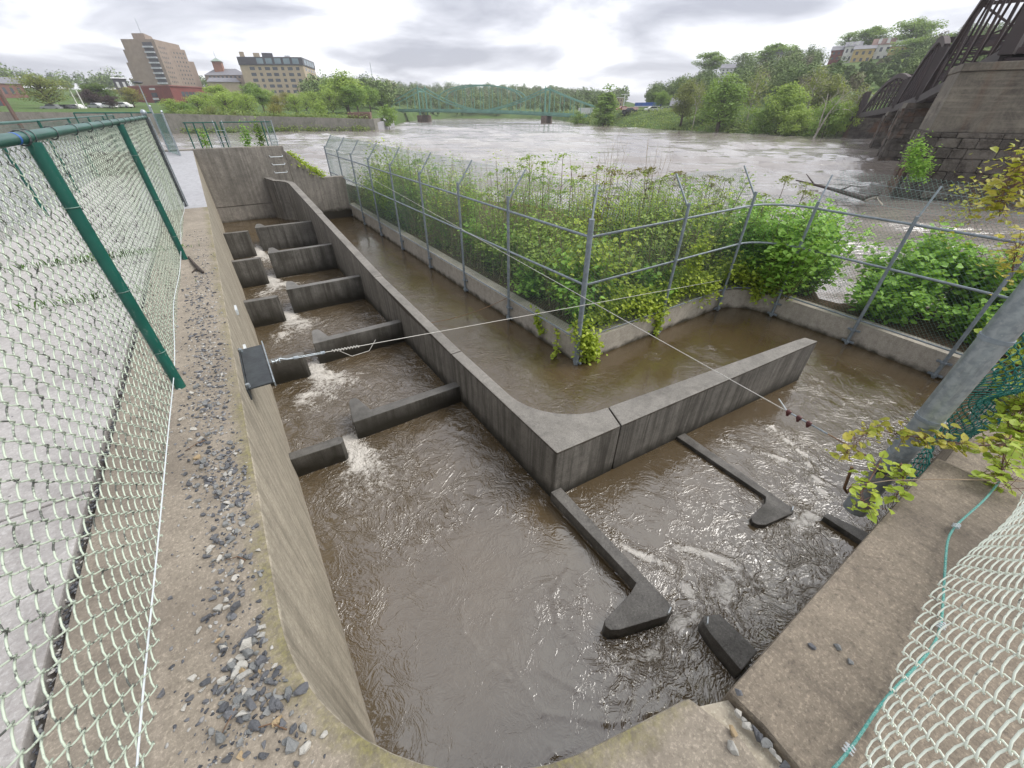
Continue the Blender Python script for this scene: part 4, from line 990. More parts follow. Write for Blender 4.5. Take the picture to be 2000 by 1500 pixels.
MB().prism([P2(300, 335), P2(322, 331), P2(335, 345), P2(312, 352)], ztop, zt(300, 73, 330) + 1.5).build('roof_block', MAT['brick_brown'], bt)
pz = P2(318, 338); MB().tube([(*pz, ztop), (*pz, zt(305, 38, 338))], [.18, .06], 5).build('antenna', MAT['galv'], bt)
# tan building
DX = 7
tb = root_at('apartment_building', 'tan brick apartment block with a charcoal glazed top storey', 'building', 560, 290, 4)
pts = [(485, 295), (603, 283), (624, 310), (520, 335)]
ze = zt(485, 126, 290); zt2 = zt(485, 110, 290)
blk(pts, 2, ze, MAT['brick_tan'], tb, 'wall'); blk([(484, 294.5), (604, 282.5), (625, 310), (520, 336)], ze, zt2, MAT['charcoal'], tb, 'top_storey')
cols_w = lambda c_: .38 if c_ in (1, 4) else .66 if c_ != 6 else .45
face_windows(tb, on((485, 295), (603, 283), 499), on((485, 295), (603, 283), 600), zt(500, 184, 290), ze - .2, 5, 7, MAT['glass'], cols_w, .55, margin=.01)
face_windows(tb, on((603, 283), (624, 310), 604.5), on((603, 283), (624, 310), 623.5), zt(600, 184, 290), ze - .2, 5, 4, MAT['glass'], .5, .5)
face_windows(tb, on((484, 294.5), (604, 282.5), 516), on((484, 294.5), (604, 282.5), 600), ze + .25, zt2 - .25, 1, 5, plain('sky_glass', (.16, .22, .26), (.22, .29, .33), s=.3, rough=.1, world=True), .72, .8, name='glazing', margin=.01)
face_windows(tb, on((604, 282.5), (625, 310), 605.5), on((604, 282.5), (625, 310), 624), ze + .25, zt2 - .25, 1, 4, bpy.data.materials['sky_glass'], .7, .8, name='glazing')
for x0, x1, y, m_ in ((491, 500, 102, 'brick_tan'), (516, 528, 104, 'brick_tan'), (532, 552, 104, 'charcoal'), (573, 583, 109, 'roof_white')):
    blk([(x0, 300), (x1, 299), (x1, 306), (x0, 307)], zt2, zt(x0, y, 300), MAT[m_], tb, 'roof_unit')
# red brick low building
DX = 8
rb = root_at('brick_building', 'long low red brick building with flat roof and dark window band', 'building', 340, 225, 2)
zr_ = zt(330, 170, 222)
blk([(258, 232), (337, 214), (428, 232), (400, 262), (270, 262)], 1, zr_, MAT['brick_red'], rb, 'wall')
blk([(257, 232.5), (337, 213.5), (429, 232), (400, 263), (270, 263)], zr_, zr_ + .35, plain('coping_red', (.26, .10, .09), s=1, world=True), rb, 'roof')
face_windows(rb, on((337, 214), (428, 232), 352), on((337, 214), (428, 232), 418), zt(380, 191, 222), zt(380, 178, 222), 1, 9, MAT['glass'], .8, .7, name='window')
for y, y2, m_, nm in ((172, 176, 'roof_white', 'sign_panel'), (181, 190, 'glass', 'window'), (191, 195, 'roof_white', 'canopy'), (196, 206, 'glass', 'door')):
    face_windows(rb, on((258, 232), (337, 214), 296), on((258, 232), (337, 214), 309), zt(300, y2, 222), zt(300, y, 222), 1, 1, MAT[m_], .9, .95, name=nm, proud=.3 if nm == 'canopy' else .1)
blk([(362, 214), (374, 216), (376, 222), (364, 222)], 1, zt(368, 192, 217), MAT['charcoal'], rb, 'porch')
# cupola building
DX = 15
cu = root_at('civic_building', 'pale brick civic building with slate roof and a square cupola tower', 'building', 440, 330, 6)
blk([(405, 330), (478, 318), (492, 345), (420, 355)], 3, zt(440, 147, 325), MAT['brick_brown'], cu, 'wall')
mb = MB(); q = [P2(403, 330), P2(481, 317), P2(495, 346), P2(420, 357)]; e_ = zt(440, 147, 325); rz_ = zt(440, 134, 335); r1, r2 = P2(428, 341), P2(468, 333)
mb.add([(*q[0], e_), (*q[1], e_), (*q[2], e_), (*q[3], e_), (*r1, rz_), (*r2, rz_)], [(0, 1, 5, 4), (1, 2, 5), (2, 3, 4, 5), (3, 0, 4), (3, 2, 1, 0)]); mb.build('roof', MAT['slate'], cu)
blk([(406, 305), (466, 300), (470, 312), (410, 318)], 3, zt(430, 160, 303), MAT['brick_tan'], cu, 'front_wing')
mb = MB(); q = [P2(404, 304), P2(468, 299), P2(471, 313), P2(409, 319)]; e_ = zt(430, 160, 303); rz_ = zt(430, 152, 310); r1, r2 = P2(412, 311), P2(462, 306)
mb.add([(*q[0], e_), (*q[1], e_), (*q[2], e_), (*q[3], e_), (*r1, rz_), (*r2, rz_)], [(0, 1, 5, 4), (1, 2, 5), (2, 3, 4, 5), (3, 0, 4), (3, 2, 1, 0)]); mb.build('front_roof', MAT['slate'], cu)
blk([(427, 333), (444, 331), (447, 339), (430, 341)], 10, zt(436, 121, 334), plain('orange_brick', (.34, .15, .09), s=1, world=True), cu, 'cupola')
mb = MB(); q = [P2(425, 332), P2(446, 330), P2(449, 340), P2(428, 342)]; e_ = zt(436, 121, 334); tp = (*P2(437, 336), zt(436, 113, 334))
mb.add([(*p_, e_) for p_ in q] + [tp], [(0, 1, 4), (1, 2, 4), (2, 3, 4), (3, 0, 4), (3, 2, 1, 0)]); mb.build('cupola_roof', MAT['copper'], cu)
MB().tube([tp, (tp[0], tp[1], zt(432, 100, 334))], .1, 5).build('flagpole', MAT['galv'], cu)
face_windows(cu, on((405, 330), (478, 318), 408), on((405, 330), (478, 318), 477), zt(440, 153, 325), zt(440, 148.5, 325), 1, 8, MAT['glass'], .5, .8)
# mansard and left hand houses
DX = 0
def house(name, label, xl, xr, yt, ye, yb, D, wall, roof, rows=2, cols=3, depth=9, group=None, gable=False, win='glass', extra=None):
    r0 = thing(name, label, 'house', (*P2((xl + xr) / 2, D), zt(xl, yb, D)), group)
    a, b = P2(xl, D), P2(xr, D); d_ = (b - a) / np.linalg.norm(b - a); n_ = np.array([-d_[1], d_[0]])
    if n_ @ (CAM[:2] - a) > 0: n_ = -n_
    z0, ze_, z1 = zt((xl + xr) / 2, yb, D) - 1.5, zt((xl + xr) / 2, ye, D), zt((xl + xr) / 2, yt, D)
    c_, d2 = b + n_ * depth, a + n_ * depth
    MB().prism([a, b, c_, d2], z0, ze_).build('wall', wall, r0)
    mb = MB(); o_ = .35
    A_, B_, C_, D_ = a - d_ * o_ - n_ * o_, b + d_ * o_ - n_ * o_, c_ + d_ * o_ + n_ * o_, d2 - d_ * o_ + n_ * o_
    if gable:
        m1, m2 = (A_ + B_) / 2, (C_ + D_) / 2
        mb.add([(*A_, ze_), (*B_, ze_), (*C_, ze_), (*D_, ze_), (*m1, z1), (*m2, z1)], [(0, 1, 4), (1, 2, 5, 4), (2, 3, 5), (3, 0, 4, 5), (3, 2, 1, 0)])
    else:
        m1, m2 = (A_ + D_) / 2, (B_ + C_) / 2
        mb.add([(*A_, ze_), (*B_, ze_), (*C_, ze_), (*D_, ze_), (*m1, z1), (*m2, z1)], [(0, 1, 5, 4), (2, 3, 4, 5), (0, 4, 3), (1, 2, 5), (3, 2, 1, 0)])
    mb.build('roof', roof, r0)
    face_windows(r0, a, b, z0 + 1.6, ze_ - .15, rows, cols, MAT[win], .42, .5)
    return r0, a, b, d_, n_, ze_, z1
house('brick_building', 'brick hall with grey pitched roof at the far left edge of the bank', -60, 66, 147, 163, 216, 235, brick('dull_brick', (.26, .13, .11), (.2, .1, .085)), MAT['slate'], 2, 8, 25)
house('brick_building', 'small red brick building low at the far left edge', -60, 14, 178, 184, 222, 185, MAT['brick_red'], MAT['slate'], 1, 4, 12)
r0, a, b, d_, n_, ze_, z1 = house('house', 'small dark mansard-roofed house beside the brown tower', 242, 268, 151, 154, 178, 262, MAT['charcoal'], MAT['roof_white'], 1, 2, 9, win='roof_white')
# houses on the right hill
hs = [(1590, 1612, 98, 106, 122, 246, 'brick_red', 'slate', 'small brick red house, leftmost of the hillside row'),
      (1612, 1634, 90, 99, 124, 243, 'white_paint', 'slate', 'white house with grey dormered roof in the hillside row'),
      (1630, 1662, 97, 104, 126, 238, 'yellow_paint', 'slate', 'ochre house with grey roof, left of the grey one in the hillside row'),
      (1660, 1692, 84, 96, 125, 242, 'white_paint', 'brown_roof', 'tall pale house under a brown roof in the middle of the hillside row'),
      (1694, 1717, 88, 99, 121, 241, 'yellow_paint', 'roof_white', 'ochre house with white dormer near the right end of the hillside row'),
      (1715, 1737, 94, 102, 122, 243, 'yellow_paint', 'slate', 'ochre house with balconies, rightmost of the hillside row'),
      (1704, 1730, 122, 126, 152, 215, 'charcoal', 'roof_white', 'dark gabled house with white trim below the hillside row'),
      (1392, 1416, 124, 134, 146, 215, 'white_paint', 'slate', 'pale house with slate roof half hidden by trees on the left of the hill'),
      (1484, 1498, 94, 108, 124, 232, 'white_paint', 'slate', 'narrow white house with a pointed roof among the hill trees')]
hs = [(xl - 3, xr + 3, yt - 8, ye - 6, yb - 1, D, *r_) if D > 235 else (xl, xr, yt, ye, yb, D, *r_) for xl, xr, yt, ye, yb, D, *r_ in hs]
for i, (xl, xr, yt, ye, yb, D, wm, rm, lb) in enumerate(hs):
    r0, a, b, d_, n_, ze_, z1 = house('house', lb, xl, xr, yt, ye, yb, D, MAT[wm], MAT[rm], 2, 3, 8, None, i in (6, 8), 'roof_white' if i == 6 else 'glass')
    if i in (1, 3, 4):
        for f_ in (.3, .7):
            c_ = a + (b - a) * f_ + n_ * 1.2; MB().box((*c_, ze_ + (z1 - ze_) * .45), (1.0, 1.6, (z1 - ze_) * .8), math.atan2(d_[1], d_[0])).build('dormer', MAT['white_paint'], r0)
    if i == 5:
        for k in range(2): c_ = a + (b - a) * .6 - n_ * .5; MB().box((*c_, ze_ - 1.0 - 2.2 * k), (3, 1.2, .25), math.atan2(d_[1], d_[0])).build('balcony', MAT['charcoal'], r0)
# right bank low buildings
house('house', 'white house with dark windows behind the riverside trees on the right bank', 1445, 1478, 170, 176, 205, 150, MAT['white_paint'], MAT['slate'], 3, 3, 8)
house('shop_building', 'low grey roofed shop on the right bank behind the grassy slope', 1310, 1365, 190, 207, 222, 165, plain('shop_wall', (.32, .29, .26), s=1, world=True), MAT['slate'], 1, 5, 10)
r0, a, b, d_, n_, ze_, z1 = house('office_building', 'cream office block with rows of windows beside the columnar tree', 1183, 1216, 190, 191, 216, 200, MAT['brick_tan'], MAT['roof_white'], 3, 6, 8)
gs = root_at('petrol_canopy', 'blue and white petrol station canopy on the right bank', 'canopy', 1262, 160, 1.5)
zc = zt(1262, 207, 160)
blk([(1240, 160), (1288, 155), (1292, 163), (1246, 168)], zc, zc + .9, MAT['blue_roof'], gs, 'canopy_roof'); blk([(1239, 159.7), (1289, 154.7), (1289, 155), (1239, 160)], zc - .25, zc, MAT['white_paint'], gs, 'fascia')
for x, d in ((1247, 161), (1284, 157)): MB().tube([(*P2(x, d), 1), (*P2(x, d), zc)], .2, 6).build('column', MAT['white_paint'], gs)
house('shed', 'brown roofed open shed beside the petrol canopy', 1218, 1246, 209, 214, 221, 150, MAT['charcoal'], MAT['brown_roof'], 1, 2, 6)

# ================================================================ cars
def car_proto(name, mat):
    r0 = thing(name, None, None, (0, 0, 0))
    prof_ = [(-2.1, .35), (-2.15, .75), (-1.9, .95), (-1.1, 1.0), (-.55, 1.45), (.9, 1.48), (1.55, 1.0), (2.1, .9), (2.15, .4)]
    mb = MB(); n_ = len(prof_)
    mb.add([(x, -.85, z) for x, z in prof_] + [(x, .85, z) for x, z in prof_], [tuple(range(n_)), tuple(range(2 * n_ - 1, n_ - 1, -1))] + [((i + 1) % n_, i, n_ + i, n_ + (i + 1) % n_) for i in range(n_)])
    mb.build('body', mat, r0, bevel=.08)
    for s_ in (-1, 1):
        MB().add([(-1.0, s_ * .86, 1.02), (-.5, s_ * .86, 1.38), (.85, s_ * .86, 1.4), (1.35, s_ * .86, 1.02)], [(0, 1, 2, 3) if s_ > 0 else (3, 2, 1, 0)]).build('window', MAT['glass'], r0)
        for x in (-1.35, 1.35): MB().tube([(x, s_ * .7, .34), (x, s_ * .9, .34)], .34, 14).build('wheel', MAT['charcoal'], r0)
    return r0
def kids(o): return [c_ for c_ in bpy.data.objects if c_.parent == o]
def dup(root, loc, rz, label, cat, group):
    r_ = root.copy(); col.objects.link(r_); r_.location = loc; r_.rotation_euler = (0, 0, rz); tag(r_, label, cat, group)
    for c_ in kids(root):
        d_ = c_.copy(); col.objects.link(d_); d_.parent = r_
    return r_
paint = {k: plain(k + '_car_paint', c_, tuple(x * .9 for x in c_), s=1, rough=.25, bump=0) for k, c_ in (('white', (.7, .7, .7)), ('silver', (.42, .43, .45)), ('black', (.02, .02, .025)), ('red', (.3, .03, .03)))}
protos = {k: car_proto('parked_car', paint[k]) for k in paint}
cl = [(106, 217, 165, 'silver', 'silver car at the left end of the row on the far bank'), (133, 218, 165, 'black', 'black car second from left in the row on the far bank'), (153, 217, 168, 'white', 'white car left of the lamp poles on the far bank'),
      (192, 214, 172, 'silver', 'silver car in the middle of the row on the far bank'), (215, 213, 170, 'white', 'white van-like car right of the middle of the far bank row'), (243, 212, 172, 'white', 'white car at the right end of the row on the far bank'),
      (1228, 222, 150, 'black', 'black car near the brown shed on the right bank'), (1272, 219, 152, 'white', 'white car under the blue canopy on the right bank'), (1296, 220, 152, 'silver', 'silver car right of the blue canopy'), (1215, 218, 165, 'red', 'red car left of the brown shed on the right bank'), (555, 208, 170, 'white', 'white car between the young trees on the far bank')]
used = set()
for x, y, D, k, lb in cl:
    p_ = far(x, y, D); loc = (p_[0], p_[1], p_[2]); rz = random.uniform(-.3, .3) - R(34)
    if k not in used:
        used.add(k); o = protos[k]; o.location = loc; o.rotation_euler = (0, 0, rz); tag(o, lb, 'car', 'cars parked on the river banks')
    else: dup(protos[k], loc, rz, lb, 'car', 'cars parked on the river banks')
# truck on the bridge comes with the bridge; poles
def pole(name, label, cat, x, yb, yt, D, r_, mat, head=None, arm=0):
    b = far(x, yb, D); p_ = P2(x, D); ztop_ = zt(x, yt, D)
    r0 = thing(name, label, cat, (b[0], b[1], b[2]))
    MB().tube([(b[0], b[1], b[2] - 2), (b[0], b[1], ztop_)], [r_, r_ * .7], 8).build('shaft', mat, r0, smooth=True)
    if head: MB().ball((b[0], b[1], ztop_ + .1), (.9, .5, .25), 8).build('lamp_head', MAT[head], r0)
    if arm: MB().bar((b[0] - .5 * arm, b[1] + .34 * arm, ztop_ - .2), (b[0] + .5 * arm, b[1] - .34 * arm, ztop_ - .2), .2).build('arm', mat, r0)
pole('lamp_post', 'slim pale lamp post with dark flat head in front of the red brick building', 'lamp post', 296, 222, 163, 130, .13, MAT['galv'], 'charcoal')
pole('lamp_post', 'white slanting lamp pole left of the purple tree on the far bank', 'lamp post', 156, 214, 178, 165, .16, MAT['white_paint'])
pole('lamp_post', 'white lamp pole right of its twin beside the purple tree', 'lamp post', 168, 214, 176, 165, .16, MAT['white_paint'])
pole('utility_pole', 'brown wooden utility pole leaning at the far left edge', 'utility pole', 28, 226, 140, 122, .32, plain('pole_wood', (.13, .08, .06), (.09, .06, .045), world=True), None, 3)
pole('utility_pole', 'grey utility pole beside the columnar tree at the right end of the green bridge', 'utility pole', 1216, 220, 183, 175, .18, MAT['white_paint'], None, 2)
pole('radio_mast', 'thin radio mast on the wooded ridge beyond the green bridge', 'mast', 727, 150, 122, 380, .25, MAT['galv'])

# ================================================================ green bridge
MAT['bridge_green'] = plain('green_bridge_paint', (.14, .30, .235), (.11, .245, .19), s=.4, rough=.5, world=True)
br = thing('steel_bridge', 'long green steel truss bridge with cable-like chords and a middle arch', 'bridge', (95, 158, -2))
TL, TR = np.array([77.8, 181.2]), np.array([108.2, 137.6]); ax = TR - TL; La = np.linalg.norm(ax); ax = ax / La; pn = np.array([ax[1], -ax[0]])
if pn @ (CAM[:2] - TL) < 0: pn = -pn
deck_z = lambda s_: 1.45 + (.4 - 1.45) * s_ + .25 * (1 - (2 * s_ - 1) ** 2)
pos = lambda s_, o_, z: tuple(np.r_[TL + ax * La * s_ + pn * o_, z])
S0, S1 = -.45, 1.62
seg = np.linspace(S0, S1, 30)
for a, b in ((0, 1),):
    mb = MB()
    for s_, t_ in zip(seg[:-1], seg[1:]): mb.bar(pos(s_, 0, deck_z(s_) - .35), pos(t_, 0, deck_z(t_) - .35), 5.4, .55)
    mb.build('deck', MAT['bridge_green'], br)
for o_ in (-2.8, 2.8):
    mb = MB()
    for s_, t_ in zip(seg[:-1], seg[1:]): mb.bar(pos(s_, o_, deck_z(s_) + .1), pos(t_, o_, deck_z(t_) + .1), .3, .75)
    mb.build('edge_girder', plain('bridge_girder', (.16, .33, .26), s=.5, world=True), br)
    for s_, zt_ in ((0, 9.1), (1, 8.1)):
        MB().bar(pos(s_, o_, -.2), pos(s_, o_, zt_), .45).build('tower_leg', MAT['bridge_green'], br)
        MB().bar(pos(s_, o_, zt_), pos(s_, o_, zt_ + .6), .2).build('finial', MAT['bridge_green'], br)
    def chord(s_):
        if s_ < 0: return 2.0 + (9.0 - 2.0) * (1 + s_ / .45) ** 1.35
        if s_ > 1: return 1.0 + (8.0 - 1.0) * max(0, (1 - (s_ - 1) / .5)) ** 1.35
        return 1.45 + (8.9 - .9 * s_ - 1.45) * abs(2 * s_ - 1) ** 1.7
    mb = MB(); ss = np.linspace(-.45, 1.5, 60)
    for s_, t_ in zip(ss[:-1], ss[1:]): mb.bar(pos(s_, o_, chord(s_)), pos(t_, o_, chord(t_)), .33)
    mb.build('chord', MAT['bridge_green'], br)
    arch_z = lambda s_: 4.6 - .6 * s_ + (9.25 - 4.3) * math.sqrt(max(0, 1 - ((s_ - .5) / .335) ** 2)) ** .9 if abs(s_ - .5) < .335 else 0
    mb = MB(); ss = np.linspace(.17, .83, 26)
    for s_, t_ in zip(ss[:-1], ss[1:]): mb.bar(pos(s_, o_, arch_z(s_)), pos(t_, o_, arch_z(t_)), .33)
    mb.build('arch', MAT['bridge_green'], br)
    mb = MB()
    for k in range(-6, 22):
        s_ = (k + .5) / 14
        if s_ < -.42 or s_ > 1.45: continue
        top = max(chord(s_), arch_z(s_) if .17 < s_ < .83 else 0)
        mb.bar(pos(s_, o_, deck_z(s_)), pos(s_, o_, top), .16)
    oh = mb.build('hanger', MAT['bridge_green'], br); oh['kind'] = 'stuff'
for s_ in (0, 1):
    MB().bar(pos(s_, -2.8, 7.6), pos(s_, 2.8, 7.6), .4).build('portal_beam', MAT['bridge_green'], br)
MAT['pier_stone'] = concrete('pier_stone', (.19, .14, .11), (.13, .10, .08), (.05, .04, .035), streak=.4, blotch=.6, speck=.1)
for s_ in (0, 1):
    c_ = TL + ax * La * s_
    MB().prism([c_ + ax * 1 + pn * 4, c_ + ax * 1 - pn * 4, c_ - ax * 1 - pn * 4, c_ - ax * 1 + pn * 4], -5, -.2).build('bridge_pier', MAT['pier_stone'], br, bevel=.1)
tk = thing('box_truck', 'green and white box truck crossing the right end of the green bridge', 'truck', pos(1.28, 0, deck_z(1.28)))
an = math.atan2(ax[1], ax[0]); c_ = np.array(pos(1.28, .6, deck_z(1.28)))
MB().box(c_ + np.array([0, 0, 1.5]), (5.2, 2, 1.9), an).build('cargo_box', MAT['white_paint'], tk, bevel=.05); MB().box(c_ + np.array([*(ax * 3.3), 1.1]), (1.6, 1.9, 1.5), an).build('cab', MAT['bridge_green'], tk, bevel=.1)
for q_ in (-1.8, 1.4, 3.3):
    for s_ in (-1, 1): p_ = c_[:2] + ax * q_ + pn * s_ * .95; MB().tube([(*(p_ - pn * .15), c_[2] + .42), (*(p_ + pn * .15), c_[2] + .42)], .42, 12).build('wheel', MAT['charcoal'], tk)

# ================================================================ railway bridge on stone piers
MAT['rail_steel'] = plain('rusty_black_steel', (.030, .021, .024), (.055, .036, .034), s=.8, rough=.75, metal=0, world=True)
MAT['rail_post'] = plain('rust_brown_steel', (.055, .043, .042), (.04, .032, .032), s=.5, rough=.75, world=True)
PT = [np.array([32.2, 4.9, 3.9]), np.array([53.8, 13.5, 2.45]), np.array([70.3, 20.1, 1.8]), np.array([90.3, 30.6, .9])]
uA = (PT[1] - PT[0])[:2]; uA /= np.linalg.norm(uA); nA = np.array([uA[1], -uA[0]])
if nA[1] > 0: nA = -nA
n3 = np.r_[nA, 0]
def span(A_, B_, H, label, npan, wd, sc_=1.0, flat=False):
    """A_ near end, B_ far end; arch rises from the far end to a tall near post"""
    root = thing('railway_truss', label, 'bridge', (A_ + B_) / 2)
    u = (B_ - A_) / np.linalg.norm(B_ - A_); W = 5.0
    def hz(s_):   # s_ 0 near .. 1 far
        q = 1 - s_
        return H * (1 - (1 - min(1, q / .72)) ** 2.1) * (1 if q < .72 else 1 - .24 * ((q - .72) / .28) ** 1.5) + .05
    for o_ in (0, W):
        of = n3 * o_
        mb = MB(); mb.bar(A_ + of, B_ + of, wd * 1.3, wd * 1.8); mb.build('bottom_chord', MAT['rail_post'], root)
        mb = MB(); ss = np.linspace(0, 1, npan * 2 + 1)
        for s_, t_ in zip(ss[:-1], ss[1:]): mb.bar(A_ + (B_ - A_) * s_ + of + np.array([0, 0, hz(s_)]), A_ + (B_ - A_) * t_ + of + np.array([0, 0, hz(t_)]), wd * 1.1, wd * 1.3)
        mb.build('top_chord', MAT['rail_steel'], root)
        MB().bar(A_ + of, A_ + of + np.array([0, 0, hz(0)]), wd * 2.6, wd * 1.6).build('end_post', MAT['rail_post'], root)
        for k in range(1, npan):
            s_ = k / npan; p_ = A_ + (B_ - A_) * s_ + of
            MB().bar(p_, p_ + np.array([0, 0, hz(s_)]), wd * .5, wd * .4).build('vertical', MAT['rail_steel'], root)
        for k in range(npan):
            s_, t_ = k / npan, (k + 1) / npan; p_, q_ = A_ + (B_ - A_) * s_ + of, A_ + (B_ - A_) * t_ + of
            MB().bar(p_ + np.array([0, 0, hz(s_)]), q_, wd * .35, wd * .5).build('diagonal', MAT['rail_steel'], root)
    MB().bar(A_ + n3 * W / 2 + np.array([0, 0, .15]), B_ + n3 * W / 2 + np.array([0, 0, .15]), W, .25).build('deck', MAT['rail_steel'], root)
    for k in range(npan):
        s_ = (k + .0) / npan; p_ = A_ + (B_ - A_) * s_
        if hz(s_) > H * .55:
            MB().bar(p_ + np.array([0, 0, hz(s_)]), p_ + n3 * W + np.array([0, 0, hz(s_)]), wd * .6).build('top_strut', MAT['rail_steel'], root)
            t_ = (k + 1) / npan; q_ = A_ + (B_ - A_) * t_
            mb = MB(); mb.bar(p_ + np.array([0, 0, hz(s_)]), q_ + n3 * W + np.array([0, 0, hz(t_)]), wd * .3); MB().bar(p_ + n3 * W + np.array([0, 0, hz(s_)]), q_ + np.array([0, 0, hz(t_)]), wd * .3).build('lateral', MAT['rail_steel'], root)
            mb.build('lateral', MAT['rail_steel'], root)
        MB().bar(p_ + np.array([0, 0, -.25]), p_ + n3 * W + np.array([0, 0, -.25]), wd * .8).build('floor_beam', MAT['rail_steel'], root)
span(PT[0] + np.array([0, 0, 0]), PT[1], 6.6, 'nearest dark railway truss span rising out of the top right corner', 6, .33)
span(PT[1] - np.r_[uA * .1, 0], PT[2], 4.75, 'middle arched railway truss span between the two dark piers', 9, .36)
span(PT[2], PT[3], 3.7, 'farthest arched railway truss span against the hillside trees', 9, .36)
ap = thing('railway_girder', 'dark plate girder span between the last truss and the wooded hill', 'bridge', PT[3])
for o_ in (0, 5): MB().bar(PT[3] + n3 * o_ + np.array([0, 0, 1.6]), PT[3] + n3 * o_ + np.r_[uA * 26, 1.2], .4, 3.2).build('girder', MAT['rail_post'], ap)
for k in range(8): MB().bar(PT[3] + np.r_[uA * 3.3 * k, 0] - n3 * .3, PT[3] + np.r_[uA * 3.3 * k, 3.2] - n3 * .3, .3).build('stiffener', MAT['rail_steel'], ap)
# piers
MAT['pier_conc'] = concrete('pier_concrete', (.185, .165, .13), (.125, .11, .088), (.04, .034, .028), streak=.25, blotch=.7, speck=.1, rust=(.12, .062, .032), lift=True)
t = NT('pier_block'); g = t.n('ShaderNodeNewGeometry'); v = t.coord(world=True)
c = t.mix(g.outputs['Random Per Island'], (.075, .066, .056), (.16, .142, .12)); c = t.mix(t.ramp(t.noise(v, 1.6, 6, .7), .45, .65), c, (.045, .036, .03))
c = t.mix(t.ma('MULTIPLY', t.ramp(t.noise(v, .5, 5), .52, .62), .7), c, (.16, .085, .05))
t.bsdf(c, .9, 1.4, 0, t.noise(v, 5, 6, .7), .9, .12); MAT['pier_block'] = t.m
def block_faces(mb, origin, du, z0, z1, length, course, thick):
    """courses of rough blocks laid along du"""
    z = z0; row = 0
    while z < z1 - .1:
        hgt = min(course * random.uniform(.7, 1.35), z1 - z); s_ = -random.uniform(0, .6)
        while s_ < length:
            ln = random.uniform(.5, 1.2); a = max(0, s_); b = min(length, s_ + ln)
            if b - a > .15:
                c_ = np.array(origin) + du * (a + b) / 2; out_ = random.uniform(-.04, .06)
                mb.box((c_[0] , c_[1], z + hgt / 2), (b - a - .012, thick + out_ * 2.6, hgt - .012), math.atan2(du[1], du[0]))
            s_ += ln
        z += hgt; row += 1
def pier(c0, label, ztop, zmid, L_, T_, upper=True):
    """c0: nearest left corner in plan; broad face runs along nA"""
    root = thing('bridge_pier', label, 'pier', (*c0, -2.6))
    bt_ = .35
    a, b = c0, c0 + nA * L_; c_, d_ = b + uA * T_, a + uA * T_
    q = lambda k: [a - nA * k * .3 - uA * k, b + nA * k - uA * k, c_ + nA * k + uA * k, d_ - nA * k * .3 + uA * k]
    def frust(p0, p1, z0, z1):
        n_ = 4; mb = MB(); mb.add([(*p, z0) for p in p0] + [(*p, z1) for p in p1], [(0, 1, 2, 3), (7, 6, 5, 4)] + [(i, n_ + i, n_ + (i + 1) % n_, (i + 1) % n_) for i in range(4)]); return mb
    if upper:
        frust(q(-.05), q(-.3), zmid, ztop - .35).build('concrete_shaft', MAT['pier_conc'], root, bevel=.04)
        frust(q(-.2), q(-.22), ztop - .34, ztop).build('cap', MAT['pier_conc'], root, bevel=.05)
    mb = MB()
    block_faces(mb, a - uA * .05, nA, -4, zmid, L_, .47, .5); block_faces(mb, a + nA * .1, uA, -4, zmid, T_, .47, .5)
    mb.build('stone_base', MAT['pier_block'], root, bevel=.05)
    frust(q(-.1), q(-.1), -5, zmid - .02).build('core', MAT['pier_block'], root)
    if not upper: frust(q(-.05), q(-.1), zmid - .02, ztop).build('cap', MAT['pier_conc'], root, bevel=.05)
pier(np.array([30.75, 6.0]), 'massive near railway pier, weathered concrete shaft on a rough stone base', 3.62, .7, 11, 4.0)
MAT['pier_block2'] = MAT['pier_block']
pier(np.array([53.1, 14.1]), 'second railway pier of dark rust stained masonry standing in the river', 2.2, 1.8, 9, 3.5, False)
pier(np.array([70.7, 20.8]), 'third slimmer dark railway pier just behind the second one', 1.5, 1.1, 8, 3.2, False)
pier(np.array([95.0, 33.5]), 'stone abutment under the far end of the railway trusses', .7, .4, 9, 8, False)
# driftwood
o = MB().tube([atz(1555, 352, -2.2), atz(1620, 368, -2.2), atz(1690, 388, -2.1), atz(1720, 378, -1.6)], [.04, .09, .13, .06], 7).tube([atz(1640, 372, -2.2), atz(1665, 362, -1.5)], [.06, .02], 6).tube([atz(1590, 360, -2.2), atz(1575, 340, -1.7)], [.05, .02], 5).build('driftwood', plain('drift_bark', (.07, .05, .04), (.05, .035, .03), world=True), smooth=True); tag(o, 'dark driftwood trunk stranded in the current before the near pier', 'driftwood')
o = MB().tube([atz(1690, 392, -2.2), atz(1712, 385, -1.7), atz(1722, 400, -2.2)], [.07, .05, .06], 7).build('driftwood', plain('bleached_wood', (.4, .36, .3), world=True), smooth=True); tag(o, 'bleached forked driftwood limb beside the dark trunk', 'driftwood')
# ================================================================ vegetation
def leafmat(name, c1, c2, trans=.42, hue=None):
    t = NT(name); g = t.n('ShaderNodeNewGeometry'); oi = t.n('ShaderNodeObjectInfo')
    f = t.ma('ADD', t.ma('MULTIPLY', g.outputs['Random Per Island'], .8), t.ma('MULTIPLY', oi.outputs['Random'], .25), True)
    c = t.mix(f, c1, c2)
    d = t.n('ShaderNodeBsdfPrincipled'); t.l(c, d.inputs['Base Color']); d.inputs['Roughness'].default_value = .5; d.inputs['IOR'].default_value = 1.4
    tr = t.n('ShaderNodeBsdfTranslucent'); t.l(t.mix(.5, c, (.30, .38, .04), 'MIX'), tr.inputs[0])
    m_ = t.n('ShaderNodeMixShader'); m_.inputs[0].default_value = trans; t.l(d.outputs[0], m_.inputs[1]); t.l(tr.outputs[0], m_.inputs[2]); t.l(m_.outputs[0], t.out.inputs[0]); return t.m
